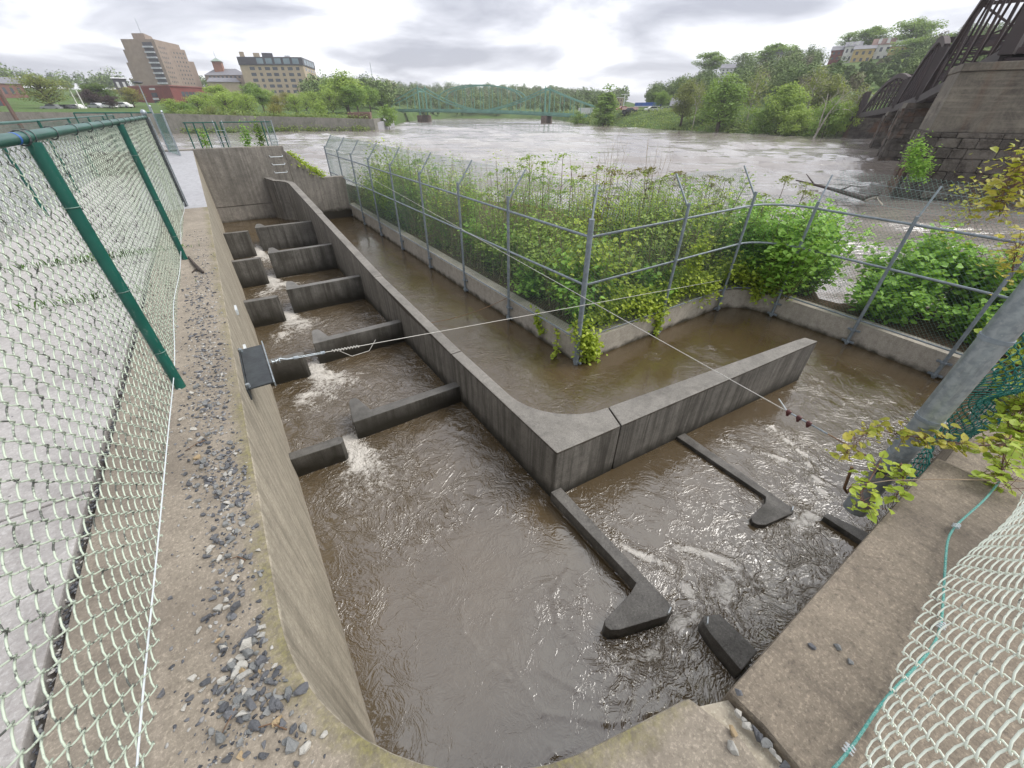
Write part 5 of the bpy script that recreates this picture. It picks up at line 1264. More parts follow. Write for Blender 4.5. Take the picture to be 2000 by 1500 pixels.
LM = {'dark': leafmat('dark_leaves', (.05, .10, .02), (.11, .19, .045)), 'mid': leafmat('mid_leaves', (0.132, 0.234, 0.041), (0.264, 0.410, 0.088)),
      'light': leafmat('spring_leaves', (0.220, 0.337, 0.059), (0.410, 0.541, 0.125)), 'olive': leafmat('olive_leaves', (0.159, 0.195, 0.049), (0.293, 0.317, 0.110)),
      'yellow': leafmat('yellow_leaves', (.19, .18, .035), (.33, .29, .08)), 'purple': leafmat('purple_leaves', (.035, .018, .025), (.09, .045, .055), .15),
      'knot': leafmat('knotweed_leaves', (0.161, 0.352, 0.044), (0.380, 0.644, 0.118)), 'vine': leafmat('vine_leaves', (0.268, 0.390, 0.037), (0.512, 0.610, 0.085)),
      'amber': leafmat('amber_vine_leaves', (.27, .32, .03), (.55, .46, .07)), 'bronze': leafmat('bronze_leaves', (.15, .11, .045), (.25, .19, .08)), 'moss': leafmat('dull_leaves', (0.125, 0.205, 0.052), (0.293, 0.366, 0.118))}
MAT['bark'] = plain('bark', (.12, .095, .075), (.075, .06, .048), s=3, rough=.9, bump=.5, bs=14); MAT['bark_pale'] = plain('pale_bark', (.46, .43, .37), (.3, .27, .23), s=2, rough=.85); MAT['drystem'] = plain('dry_stems', (.36, .29, .20), (.22, .165, .11), s=2, rough=.9)
MAT['greenstem'] = plain('green_stems', (.12, .17, .05), (.16, .10, .05), s=2, rough=.8); MAT['redstem'] = plain('red_stem', (.16, .07, .05), (.10, .05, .035), s=4, rough=.7)

def leaves(C, size, up=.5, out=None, fold=.25, aspect=.7, rg=None, droop=0, seg=False):
    """leaf blades at centres C (n,3): folded diamonds (or six-point blades when seg)"""
    n_ = len(C); rg = rg or rng
    nm = rg.normal(size=(n_, 3)); nm /= np.linalg.norm(nm, axis=1)[:, None]; nm[:, 2] = np.abs(nm[:, 2])
    nm = nm * (1 - up) + np.array([0, 0, 1]) * up
    if out is not None: nm = nm + out * .5
    nm /= np.linalg.norm(nm, axis=1)[:, None]
    a = rg.normal(size=(n_, 3)); a[:, 2] -= droop; a -= nm * (a * nm).sum(1)[:, None]; a /= np.linalg.norm(a, axis=1)[:, None] + 1e-9
    b = np.cross(nm, a); s_ = (np.asarray(size) * rg.uniform(.6, 1.25, n_))[:, None]
    if not seg:
        p0 = C - a * s_ * .5; p2 = C + a * s_ * .5; p1 = C + b * s_ * aspect * .5 + nm * s_ * fold * .3; p3 = C - b * s_ * aspect * .5 + nm * s_ * fold * .3
        V = np.stack([p0, p1, p2, p3], 1).reshape(-1, 3); k = np.arange(n_)[:, None] * 4
        F = np.concatenate([k + np.array([[0, 1, 2]]), k + np.array([[0, 2, 3]])]); return V, F
    w_ = s_ * aspect * .5
    P_ = [C - a * s_ * .5, C - a * s_ * .42 + b * w_ * .75 + nm * s_ * fold * .25, C - a * s_ * .05 + b * w_ + nm * s_ * fold * .35, C + a * s_ * .28 + b * w_ * .5 + nm * s_ * fold * .15, C + a * s_ * .55 - nm * s_ * .08,
          C + a * s_ * .28 - b * w_ * .5 + nm * s_ * fold * .15, C - a * s_ * .05 - b * w_ + nm * s_ * fold * .35, C - a * s_ * .42 - b * w_ * .75 + nm * s_ * fold * .25]
    V = np.stack(P_, 1).reshape(-1, 3); k = np.arange(n_)[:, None] * 8
    F = np.concatenate([k + np.array([[0, i, i + 1]]) for i in range(1, 7)]); return V, F

# ---- tree prototypes, one unit tall, origin at the foot
def tree_proto(kind, seed):
    r_ = random.Random(seed); rg = np.random.default_rng(seed)
    rad, z0, nl, ls, nb = {'round': (.40, .30, 5200, .042, 26), 'airy': (.42, .22, 3600, .034, 30), 'column': (.17, .06, 3600, .04, 24), 'bare': (.26, .45, 900, .034, 18), 'bush': (.55, .02, 3200, .06, 18), 'oval': (.28, .18, 4200, .038, 24)}[kind]
    tr = MB(); bl = []
    lean = r_.uniform(-.04, .04)
    trunk = [(0, 0, -.05), (lean * .3, .01, .15), (lean * .7, 0, .4), (lean, -.01, .62), (lean * 1.1, 0, .86)]
    th = {'bush': .012, 'bare': .014}.get(kind, .024)
    tr.tube(trunk, [th * 1.2, th, th * .7, th * .45, th * .15], 7)
    for k in range(nb):
        a = k * 2.4 + r_.uniform(-.4, .4); f_ = (k + .5) / nb
        zb = z0 * .8 + (.82 - z0 * .8) * f_ * r_.uniform(.8, 1); env = math.sin(math.pi * min(1, max(.05, (f_ * .86 + .12)))) ** .6
        if kind in ('bush', 'column'): env = math.sin(math.pi * (.25 + .72 * f_)) ** .7
        l_ = rad * env * r_.uniform(.55, 1.0); zc = zb + l_ * r_.uniform(.25, .7) + (.06 if kind == 'airy' else 0)
        zc = min(zc, .97); e_ = (math.cos(a) * l_, math.sin(a) * l_, zc)
        tr.tube([(lean * zb, 0, zb * .92), (e_[0] * .5, e_[1] * .5, zb + (zc - zb) * .35), e_], [th * .5, th * .3, th * .08], 5)
        if kind == 'bare':
            for q in range(3): tr.tube([e_, (e_[0] + r_.uniform(-.1, .1), e_[1] + r_.uniform(-.1, .1), e_[2] + r_.uniform(.02, .12))], [th * .15, th * .05], 4)
        bl.append((e_, r_.uniform(.10, .17) * (1 if kind != 'column' else .6) * (1.3 if kind == 'bush' else 1)))
        bl.append(((e_[0] * .5, e_[1] * .5, (zb + zc) / 2 + .04), r_.uniform(.08, .13) * (1 if kind != 'column' else .7)))
    bl.append(((lean, 0, .9), .10))
    per = nl // len(bl); Cs = []; Os = []
    for (c_, rr_) in bl:
        d = rg.normal(size=(per, 3)); d /= np.linalg.norm(d, axis=1)[:, None]; q = rg.random(per) ** .45
        Cs.append(np.array(c_) + d * (rr_ * q)[:, None] * np.array([1.15, 1.15, .8])); Os.append(d)
    C = np.concatenate(Cs); C[:, 2] = np.clip(C[:, 2], .02, 1.0)
    V, F = leaves(C, ls, .25, np.concatenate(Os), rg=rg)
    me = bpy.data.meshes.new('crown'); me.from_pydata(V.tolist(), [], F.tolist()); me.materials.append(LM['mid'])
    tm = bpy.data.meshes.new('trunk'); tm.from_pydata(tr.v, [], tr.f); tm.materials.append(MAT['bark'])
    for p_ in tm.polygons: p_.use_smooth = True
    return tm, me, rad
TP = {k: [tree_proto(k, 50 + 7 * i + j) for i in range(3 if k in ('round', 'airy') else 2)] for j, k in enumerate(('round', 'airy', 'column', 'bare', 'bush', 'oval'))}
def tree(x, yt, yb, wpx, D, kind, lm, label, group=None, name='tree', bark='bark', cat='tree', z=None):
    p_ = far(x, yb, D); h_ = zt(x, yt, D) - p_[2]
    px_m = FPX / (far(x, (yt + yb) / 2, D) - CAM).dot(np.array([_S * math.cos(R(PITCH)), _C * math.cos(R(PITCH)), -math.sin(R(PITCH))]))
    tm, cm, rad = random.choice(TP[kind]); wd_ = wpx / px_m
    r0 = thing(name, label, cat, (p_[0], p_[1], p_[2] - .3), group); s_ = wd_ / (2 * rad * 1.22)
    r0.rotation_euler = (0, 0, random.uniform(0, 6.28))
    for nm, me, m_ in (('trunk', tm, MAT[bark]), ('crown', cm, LM[lm])):
        o = bpy.data.objects.new(nm, me); col.objects.link(o); o.parent = r0; o.scale = (s_, s_, h_ + .3)
        o.material_slots[0].link = 'OBJECT'; o.material_slots[0].material = m_
    return r0
TREES = [ # x, top, base, width, D, kind, leaf, label
 (104, 143, 217, 92, 165, 'airy', 'olive', 'wide olive green tree in front of the brick hall at far left'),
 (188, 172, 214, 44, 178, 'round', 'purple', 'dark purple-leaved tree behind the lamp poles'), (208, 160, 212, 58, 182, 'round', 'dark', 'dark green tree just left of the yellowish one on the far bank'),
 (222, 184, 213, 30, 160, 'round', 'purple', 'small purple bush-like tree left of the yellowish tree'), (263, 168, 210, 46, 175, 'airy', 'yellow', 'yellowish spring tree before the red brick building'),
 (398, 183, 236, 52, 135, 'airy', 'light', 'light green tree left of the big pair before the red brick building'), (445, 162, 225, 52, 150, 'round', 'light', 'large fresh green tree in front of the civic building'),
 (478, 175, 240, 50, 140, 'airy', 'light', 'light green tree leaning over the far bank wall'), (500, 158, 205, 46, 190, 'round', 'mid', 'green tree below the left corner of the tan building'),
 (534, 172, 222, 38, 160, 'airy', 'light', 'spring green tree below the tan building, left of the small yellow ones'), (566, 178, 222, 34, 165, 'airy', 'yellow', 'yellow green tree in the park under the tan building'),
 (600, 178, 220, 36, 165, 'airy', 'light', 'pale green tree at the right corner of the tan building'), (636, 186, 222, 40, 150, 'airy', 'light', 'low bright tree right of the tan building'),
 (683, 133, 222, 76, 150, 'oval', 'light', 'tall light green tree at the end of the far bank lawn'), (655, 150, 218, 40, 170, 'oval', 'mid', 'green tree tucked left of the tall light one'),
 (724, 163, 218, 44, 160, 'round', 'mid', 'rounded dark green tree right of the tall light one'), (748, 172, 216, 30, 180, 'round', 'dark', 'dark tree at the left end of the green bridge'),
 (760, 202, 247, 44, 128, 'bush', 'mid', 'round bush on the point beyond the planter'), (545, 200, 250, 36, 123, 'airy', 'yellow', 'yellow green sapling growing out of the bank wall'),
 (425, 205, 246, 30, 122.5, 'airy', 'olive', 'olive sapling growing against the bank wall'), (470, 215, 254, 30, 121.5, 'bush', 'olive', 'scrubby bush at the foot of the bank wall'),
 (1180, 161, 248, 44, 148, 'column', 'mid', 'narrow columnar tree standing at the water edge right of the bridge'), (1129, 216, 245, 30, 160, 'bush', 'mid', 'round bush at the waterline near the bridge end'),
 (1289, 174, 214, 32, 150, 'round', 'mid', 'small round street tree right of the petrol canopy'), (1330, 150, 240, 50, 125, 'oval', 'olive', 'olive toned tree with slim trunk on the right bank slope'),
 (1352, 148, 250, 30, 120, 'bare', 'olive', 'thin half-bare tree beside the olive one on the right bank'), (1400, 138, 262, 82, 114, 'oval', 'mid', 'big green riverside tree left of the white house'),
 (1378, 150, 245, 50, 125, 'oval', 'mid', 'green tree behind the big riverside one on its left side'), (1452, 128, 262, 46, 118, 'bare', 'olive', 'tall half-bare tree before the white house'),
 (1512, 155, 268, 74, 108, 'round', 'light', 'broad bright green tree over the water left of the white trunks'), (1482, 200, 266, 52, 108, 'bush', 'mid', 'low green willow bush at the waterline'),
 (1545, 200, 268, 60, 104, 'bush', 'light', 'bright low bush at the waterline left of the white trunks'), (1560, 118, 262, 56, 118, 'bare', 'olive', 'tall pale-trunked bare tree in the middle of the right bank'),
 (1605, 185, 270, 62, 101, 'bush', 'mid', 'dark low bush behind the leaning white trunk'), (1590, 140, 262, 66, 120, 'oval', 'olive', 'grey green tree behind the leaning white trunk'),
 (1650, 160, 262, 58, 110, 'bare', 'olive', 'half-bare tree in front of the far truss span'), (1632, 195, 268, 50, 103, 'bush', 'light', 'light bush beside the stone abutment'),
 (1765, 33, 112, 80, 250, 'round', 'mid', 'large round crowned tree on top of the hill'), (1690, 48, 104, 66, 255, 'round', 'mid', 'tree on the hilltop left of the large round crown'), (1650, 62, 100, 50, 258, 'airy', 'mid', 'thin crowned tree behind the hillside houses'),
 (1780, 70, 135, 90, 235, 'round', 'mid', 'broad dark green tree right of the hillside houses'), (1760, 112, 160, 76, 210, 'round', 'light', 'bright green tree below the hillside houses'), (1830, 62, 130, 60, 250, 'round', 'mid', 'green tree behind the middle truss span'),
 (1385, 98, 150, 60, 235, 'round', 'mid', 'tall tree on the left crest of the hill'), (1500, 82, 140, 84, 238, 'round', 'mid', 'dense tree on the crest in the middle of the hill'), (1540, 90, 140, 50, 236, 'round', 'dark', 'dark tree on the crest left of the houses'),
 (1442, 100, 150, 44, 236, 'airy', 'dark', 'sparse dark tree on the crest left of the dense one')]
for x, yt, yb, wpx, D, k, lm, lb in TREES:
    bush = k == 'bush'; wpx *= 1.22
    tree(x, yt, yb, wpx, D, k, lm, lb, None, 'shrub' if bush else 'tree', 'bark_pale' if k == 'bare' else 'bark', 'shrub' if bush else 'tree')
EXTRA = [(345, 190, 232, 44, 'airy', 'light'), (368, 196, 228, 34, 'bush', 'mid'), (412, 178, 226, 44, 'airy', 'light'), (452, 176, 236, 60, 'airy', 'light'), (492, 182, 232, 44, 'airy', 'light'), (515, 168, 214, 40, 'round', 'mid'), (548, 184, 226, 36, 'airy', 'yellow'), (582, 180, 228, 40, 'airy', 'light'), (618, 176, 224, 40, 'airy', 'light'), (628, 192, 232, 34, 'bush', 'light'), (652, 170, 226, 46, 'airy', 'light'), (700, 160, 222, 50, 'round', 'mid')]
EL = ['airy spring tree just right of the lamp post base', 'low shrub at the corner of the red brick building', 'light tree before the porch of the red brick building', 'wide feathery tree leaning over the bank wall lawn', 'feathery tree right of the wide one on the lawn', 'round green tree under the left part of the tan building', 'small yellow tree under the middle of the tan building', 'feathery tree under the right part of the tan building', 'feathery tree just right of the tan building', 'low bright shrub on the lawn right of the tan building', 'feathery tree left of the tallest bank tree', 'green tree right beside the tallest bank tree']
for (x, yt, yb, wpx, k, lm), lb in zip(EXTRA, EL): tree(x, yt, yb, wpx * 1.15, prof(x)[0] + (8 if yb > 227 else 26), k, lm, lb, None, 'shrub' if k == 'bush' else 'tree', 'bark', 'shrub' if k == 'bush' else 'tree')
# leaning white trunk
wt = thing('tree', 'leaning white-barked bare tree at the waterline before the far truss', 'tree', tuple(far(1590, 270, 99)))
b0 = far(1588, 272, 99)
wp = lambda x, y, d=99: far(x, y, d)
MB().tube([b0, wp(1604, 245), wp(1618, 222), wp(1640, 195), wp(1660, 178)], [.17, .14, .11, .07, .03], 7).build('trunk', MAT['bark_pale'], wt, smooth=True)
MB().tube([wp(1592, 268), wp(1603, 235, 98.6), wp(1613, 205, 98.3), wp(1618, 182, 98)], [.13, .10, .07, .03], 7).build('trunk', MAT['bark_pale'], wt, smooth=True)
mb = MB()
for a, b in (((1640, 195), (1652, 170)), ((1618, 222), (1645, 213)), ((1613, 205), (1600, 185)), ((1630, 205), (1665, 192)), ((1650, 186), (1675, 172)), ((1645, 213), (1668, 222))): mb.tube([wp(*a), wp((a[0] + b[0]) / 2 + 2, (a[1] + b[1]) / 2 - 3), wp(*b)], [.05, .03, .012], 5)
for q in range(40):
    a_ = wp(random.uniform(1600, 1662), random.uniform(168, 225)); mb.tube([a_, a_ + np.array([random.uniform(-.9, .9), random.uniform(-.9, .9), random.uniform(.3, 1.3)])], [.025, .008], 4)
mb.build('branch', MAT['bark_pale'], wt)

# ---- far woods as one mass
def woods(name, label_pts, mat_mix, seed, ls, per, hr=(6, 10)):
    rg = np.random.default_rng(seed); Cs = []; Os = []; sz = []
    for (x, D, hs) in label_pts:
        p_ = far(x, 205, D); z = terr(x, D); h_ = rg.uniform(*hr) * hs; w_ = h_ * rg.uniform(.32, .5)
        nb = 7
        for k in range(nb):
            d = rg.normal(size=3); d /= np.linalg.norm(d); c_ = np.array([p_[0], p_[1], z + h_ * .55]) + d * np.array([w_ * .6, w_ * .6, h_ * .28])
            m_ = per // nb; q = rg.normal(size=(m_, 3)); q /= np.linalg.norm(q, axis=1)[:, None]
            Cs.append(c_ + q * (rg.random(m_) ** .4)[:, None] * np.array([w_ * .55, w_ * .55, h_ * .24])); Os.append(q)
    V, F = leaves(np.concatenate(Cs), ls, .3, np.concatenate(Os), rg=rg)
    o = mesh_np(name, V, F, mat_mix); tag(o, kind='stuff'); return o
t = NT('woods_leaves'); g = t.n('ShaderNodeNewGeometry'); v = t.coord(world=True)
c = t.mix(t.ramp(t.noise(v, .11, 3), .35, .65), (.075, .13, .035), (.19, .26, .075)); c = t.mix(t.ma('MULTIPLY', g.outputs['Random Per Island'], .5), c, (.16, .23, .07)); c = t.mix(t.ramp(t.noise(v, .07, 2), .58, .66), c, (.21, .19, .12))
t.bsdf(c, .7, 1.3); MAT['woods'] = t.m
rw = np.random.default_rng(21)
def scatter(n_, xr, frd, hs=(.8, 1.2), avoid=()):
    L_ = []
    while len(L_) < n_:
        x = rw.uniform(*xr); ds, zb, wb, dm, zm, dh, hh = prof(x); f_ = rw.uniform(*frd) ; D = dm + (dh - dm) * f_
        if any(a <= x <= b and d0 <= D <= d1 for a, b, d0, d1 in avoid): continue
        L_.append((x, D, rw.uniform(*hs)))
    return L_
AV = [(1570, 1750, 136, 275), (1385, 1425, 180, 225), (1480, 1503, 205, 245), (1700, 1735, 180, 222)]
a1 = scatter(330, (1265, 1960), (.05, 1.06), (.75, 1.05), AV); a1 = [q for q in a1 if not (q[0] < 1330 and q[1] < 170)]
a1 += [(rw.uniform(1570, 1750), rw.uniform(136, 215), rw.uniform(.2, .34)) for _ in range(110)]
o = woods('woods', a1, MAT['woods'], 1, .46, 800, (5.5, 8.5)); tag(o, 'dense spring woodland covering the hillside on the right bank', 'woodland', kind='stuff')
a2 = scatter(620, (600, 1215), (.03, 1.15), (.7, 1.2)); o = woods('woods', a2, MAT['woods'], 2, .85, 400, (6.5, 10)); tag(o, 'hazy wooded ridge beyond the green bridge', 'woodland', kind='stuff')
a3 = scatter(170, (-400, 640), (.75, 1.15), (.7, 1.1)); o = woods('woods', a3, MAT['woods'], 3, 1.1, 220, (8, 12)); tag(o, 'treetops behind the town buildings on the far left bank', 'woodland', kind='stuff')
a4 = []
for i in range(70): x = rw.uniform(815, 1110); ds = prof(x)[0]; a4.append((x, ds + rw.uniform(6, 30), rw.uniform(.45, .9)))
for i in range(14): x = rw.uniform(1085, 1170); a4.append((x, prof(x)[0] + rw.uniform(22, 50), rw.uniform(.3, .5)))
o = woods('woods', a4, MAT['woods'], 4, .7, 300, (6, 9)); tag(o, 'low riverside trees lining the far shore under the green bridge', 'woodland', kind='stuff')
# scrub on the right slope and along the left wall
sc_l = []
for i in range(520):
    x = rw.uniform(1100, 1640); ds, zb, wb, *_q = prof(x); D = ds + rw.uniform(.3, wb + 4); p_ = far(x, 205, D); sc_l.append((p_[0], p_[1], terr(x, D)))
for i in range(240):
    x = rw.uniform(340, 715); ds = prof(x)[0]; D = ds + rw.choice([-1.0, 1.5]) ; p_ = far(x, 205, D); sc_l.append((p_[0], p_[1], -2.4 if D < ds else terr(x, D + 1)))
C = np.repeat(np.array(sc_l), 26, 0); C += rw.normal(size=C.shape) * np.array([.8, .8, .35]) + np.array([0, 0, .35])
V, F = leaves(C, .42, .4, rg=rw); tag(mesh_np('scrub', V, F, LM['moss']), 'low scrub growing along the river banks', 'scrub', kind='stuff')

# ================================================================ island planting
def plant(name, label, cat, x, y, z, h_, stems, lm, ls, nl, spread, group=None, kind='bush', stemmat='greenstem', seg=True, up=.55, top=0):
    r0 = thing(name, label, cat, (x, y, z), group); mb = MB(); Cs = []
    for k in range(stems):
        a = random.uniform(0, 6.28); q = random.uniform(.15, 1.25) * spread; hh = h_ * random.uniform(.55, 1.2)
        e_ = np.array([x + math.cos(a) * q, y + math.sin(a) * q, z + hh]); b_ = np.array([x + math.cos(a) * q * .3, y + math.sin(a) * q * .3, z])
        m_ = (b_ + e_) / 2 + np.array([random.uniform(-.06, .06), random.uniform(-.06, .06), hh * .08])
        mb.tube([b_, m_, e_], [.006 + .004 * h_, .005 + .002 * h_, .002], 4)
        n_ = nl // stems; tt = np.random.default_rng(random.randrange(9999)).random(n_) ** (.6 if not top else .25); tt = np.maximum(tt, top)
        pp = b_ + (m_ - b_) * (tt * 2)[:, None] * (tt < .5)[:, None] + ((m_ - b_) + (e_ - m_) * ((tt - .5) * 2)[:, None]) * (tt >= .5)[:, None]
        Cs.append(pp + rng.normal(size=(n_, 3)) * np.array([.09, .09, .05]) * (.6 + spread))
    mb.build('stem', MAT[stemmat], r0)
    V, F = leaves(np.concatenate(Cs), ls, up, seg=seg, aspect=.8, droop=.5); mesh_np('foliage', V, F, LM[lm], r0)
    return r0
ZS = -1.62
# knotweed along the wall and on the right bed
kn = 'bright leafy knotweed clumps on the island'
kl = 'bright green broad-leaved knotweed clump massed with others behind the security fence'
for i in range(36):
    x = random.uniform(2.75, 6.6); y = 2.55 + random.uniform(0, 2.6) if i % 2 else random.uniform(2.5, 7.5)
    if i % 2 == 0: x = 2.9 + random.uniform(0, 1.6)
    plant('knotweed', kl, 'plant', x, y, ZS, random.uniform(.5, 1.3), 12, random.choice(['knot', 'knot', 'light', 'vine']), random.uniform(.07, .11), 420, .5, kn)
for i in range(34):
    x = random.uniform(7.75, 9.6); y = random.uniform(-3.4, .2)
    plant('knotweed', 'fresh green knotweed clump on the mulch bed right of the small waterfall', 'plant', x, y, ZS, random.uniform(.8, 1.3) * (1 if x > 8.2 else .7), 13, 'knot', .11, 560, .46, 'knotweed right of the waterfall')
for i in range(30):
    x = random.uniform(7.1, 9.2); y = random.uniform(.9, 3.2)
    plant('knotweed', 'bright knotweed clump on the outer bend of the bed left of the small waterfall', 'plant', x, y, ZS, random.uniform(.9, 1.55), 14, 'knot', .10, 560, .5, 'knotweed left of the waterfall')
for i in range(16):
    x, y = (random.uniform(4.3, 7.2), random.uniform(2.5, 3.3)) if i % 2 else (random.uniform(2.8, 3.6), random.uniform(2.6, 6.5))
    plant('knotweed', 'single leggy knotweed stems between the clumps along the fence', 'plant', x, y, ZS, random.uniform(1.0, 1.7), 6, 'light', .075, 190, .7, 'leggy knotweed stems by the fence')
# tall saplings: rosettes of long leaflets on thin stems
def sapling(px_, yt, X0, lm, label, ros=5, sz=.20, group=None, lean=0):
    p_ = atx(px_, yt, X0); x, y, h_ = p_[0], p_[1], p_[2]
    r0 = thing('sapling', label, 'sapling', (x, y, ZS), group); mb = MB(); Vs, Fs, off = [], [], 0
    top = np.array([x, y, h_ - .08]); mb.tube([(x + lean, y, ZS), (x + lean * .5 + .04, y + .03, (ZS + h_) / 2), top], [.016, .011, .005], 5)
    for k in range(ros):
        a = random.uniform(0, 6.28); f_ = random.uniform(.55, 1) if k else 1
        c_ = np.array([x + lean * (1 - f_), y, ZS + (h_ - ZS) * f_ - .08]) + (np.array([math.cos(a), math.sin(a), .3]) * random.uniform(.1, .3) if k else 0)
        if k: mb.tube([np.array([x + lean * (1 - f_), y, c_[2] - .15]), c_], [.006, .003], 4)
        for j in range(9):
            b_ = random.uniform(0, 6.28); d = np.array([math.cos(b_), math.sin(b_), random.uniform(-.35, .45)]); ln = sz * random.uniform(.7, 1.2)
            tt = np.linspace(.15, 1, 7); q = c_ + d * (tt * ln)[:, None] - np.array([0, 0, 1]) * (tt ** 2 * ln * .35)[:, None]
            V, F = leaves(q + rng.normal(size=q.shape) * .012, .075, .35, aspect=.38, droop=1.0); Vs.append(V); Fs.append(F + off); off += len(V)
    mb.build('stem', MAT['redstem'], r0); mesh_np('foliage', np.concatenate(Vs), np.concatenate(Fs), LM[lm], r0)
SP = [(1035, 298, 4.2, 'light', 'pale green sapling, leftmost of the tall ones showing above the fence'), (1062, 322, 4.0, 'light', 'pale green sapling close right of the leftmost tall one'),
 (1100, 296, 5.0, 'light', 'tall pale sapling with the highest yellow green tip'), (1118, 320, 4.6, 'light', 'bushy pale sapling just right of the highest tip'), (1168, 318, 5.6, 'bronze', 'bronze-tipped sapling left of the corner post arm'),
 (1196, 325, 5.4, 'bronze', 'bronze-tipped sapling behind the corner post arm'), (1236, 330, 6.0, 'olive', 'olive sapling between the corner arm and the next arm'), (1270, 322, 6.3, 'bronze', 'bronze sapling left of the second arm on the short side'),
 (1292, 345, 6.0, 'olive', 'olive sapling at the tip of the second arm on the short side'), (1322, 330, 7.0, 'bronze', 'bronze sapling right of the second arm on the short side'), (1352, 340, 7.2, 'olive', 'broad olive sapling between the second and third arms'),
 (1390, 336, 7.4, 'bronze', 'flat-topped bronze sapling left of the third arm'), (1420, 342, 7.6, 'olive', 'olive sapling touching the third arm'), (1540, 340, 9.0, 'olive', 'sparse olive sapling in the gap above the bend of the fence'),
 (1500, 375, 8.2, 'olive', 'low olive sapling above the bend of the fence'), (1580, 352, 9.2, 'olive', 'thin olive sapling right of the fourth arm'), (815, 308, 3.6, 'mid', 'slender green sapling behind the fourth far fence post'), (850, 322, 3.6, 'mid', 'umbrella-like green sapling behind the fifth far fence post'),
 (958, 332, 3.8, 'light', 'small pale rosette sapling standing alone mid fence'), (990, 322, 3.8, 'mid', 'green rosette sapling just left of the pale pair')]
for s_ in SP: sapling(*s_)
# dense tall thicket behind, each a shrub
for i in range(56):
    y = 2.9 + 12.5 * (i / 56) ** 1.15 + random.uniform(-.5, .5); x = 2.95 + random.uniform(0, 1.3 + 3.2 * math.exp(-((y - 4.5) / 3) ** 2))
    plant('shrub', 'tangled mid green shrub in the thicket filling the island', 'shrub', x, y, ZS, random.uniform(1.25, 2.15), 14, random.choice(['mid', 'moss', 'light', 'light', 'vine', 'knot']), random.uniform(.045, .075), 950, .65, 'thicket shrubs on the island', seg=False, stemmat='drystem')
for i in range(24):
    x = random.uniform(4.6, 8.4); y = random.uniform(2.7, 5.5)
    plant('shrub', 'leafy green shrub on the outer corner of the island above the bend', 'shrub', x, y, ZS, random.uniform(1.2, 2.0), 13, random.choice(['mid', 'light', 'light', 'vine']), random.uniform(.05, .08), 850, .65, 'shrubs on the outer corner of the island', seg=False)
# bright leafy young tree at the far end of the island
r0 = thing('tree', 'bright yellow green young tree behind the far end of the security fence', 'tree', (3.0, 13.4, ZS)); mb = MB(); Cs = []
for k in range(11):
    a = k * 2.4; q = random.uniform(.1, .75); hh = random.uniform(1.0, 2.75); b_ = np.array([3.0, 13.4, ZS]); e_ = b_ + np.array([math.cos(a) * q, math.sin(a) * q * 1.6, hh])
    mb.tube([b_, (b_ + e_) / 2 + np.array([0, 0, .1]), e_], [.025, .014, .004], 5); tt = np.random.default_rng(k).random(170)[:, None]; Cs.append(b_ + (e_ - b_) * (.25 + .75 * tt) + rng.normal(size=(170, 3)) * np.array([.15, .22, .14]))
mb.build('trunk', MAT['bark'], r0); V, F = leaves(np.concatenate(Cs), .085, .4, seg=True, droop=.5); mesh_np('crown', V, F, LM['vine'], r0)
plant('shrub', 'dark green shrub close behind the far fence posts', 'shrub', 3.1, 16.0, ZS, 1.3, 12, 'mid', .07, 800, .6, seg=False); plant('shrub', 'lighter shrub between the young tree and the slender sapling', 'shrub', 3.3, 11.2, ZS, 1.5, 12, 'light', .07, 800, .6, seg=False)
# undergrowth mass and dry stems (uncountable)
C = []
for i in range(5200):
    y = 2.45 + 15.5 * random.random() ** 1.5; x = 2.6 + (1.2 + 3.6 * math.exp(-((y - 4) / 4) ** 2)) * random.random(); C.append((x, y, ZS + random.random() ** 1.5 * .75))
V, F = leaves(np.repeat(np.array(C), 3, 0) + rng.normal(size=(15600, 3)) * .07, .07, .5, seg=False); tag(mesh_np('undergrowth', V, F, LM['moss']), 'tangled low undergrowth covering the island floor', 'undergrowth', kind='stuff')
mb = MB()
for i in range(760):
    y = 2.5 + 9 * random.random() ** 2; x = 2.6 + (.8 + 3.8 * math.exp(-((y - 4) / 4) ** 2)) * random.random(); h_ = random.uniform(.6, 1.7); dx, dy = random.uniform(-.35, .35), random.uniform(-.35, .35)
    mb.tube([(x, y, ZS), (x + dx * .4, y + dy * .4, ZS + h_ * .55), (x + dx, y + dy, ZS + h_)], [.006, .005, .002], 3, False)
tag(mb.build('dry_stems', MAT['drystem']), 'thin dry brown stems standing among the island undergrowth', 'dry stems', kind='stuff')
# bare twiggy shrubs poking above
for px_, yt, X0, lb in ((1205, 262, 6.5, 'leafless twiggy shrub rising behind the corner post, left one'), (1292, 268, 7.0, 'leafless forked twig rising above the bronze saplings'), (905, 305, 4.2, 'pale leafless twiggy shrub behind the middle fence posts')):
    p_ = atx(px_, yt, X0); mb = MB()
    for k in range(7):
        e_ = np.array([p_[0] + random.uniform(-.5, .5), p_[1] + random.uniform(-.5, .5), p_[2] - random.uniform(0, .5)]); m_ = np.array([p_[0] * .5 + e_[0] * .5, p_[1] * .5 + e_[1] * .5, (ZS + p_[2]) * .5])
        mb.tube([(p_[0], p_[1], ZS), m_, e_], [.01, .006, .0015], 4, False)
        for q in range(3): mb.tube([m_ + (e_ - m_) * .3 * (q + .5), m_ + (e_ - m_) * .3 * (q + 1.4) + np.array([random.uniform(-.2, .2), random.uniform(-.2, .2), .12])], [.003, .001], 3, False)
    tag(mb.build('bare_shrub', MAT['drystem']), lb, 'shrub')
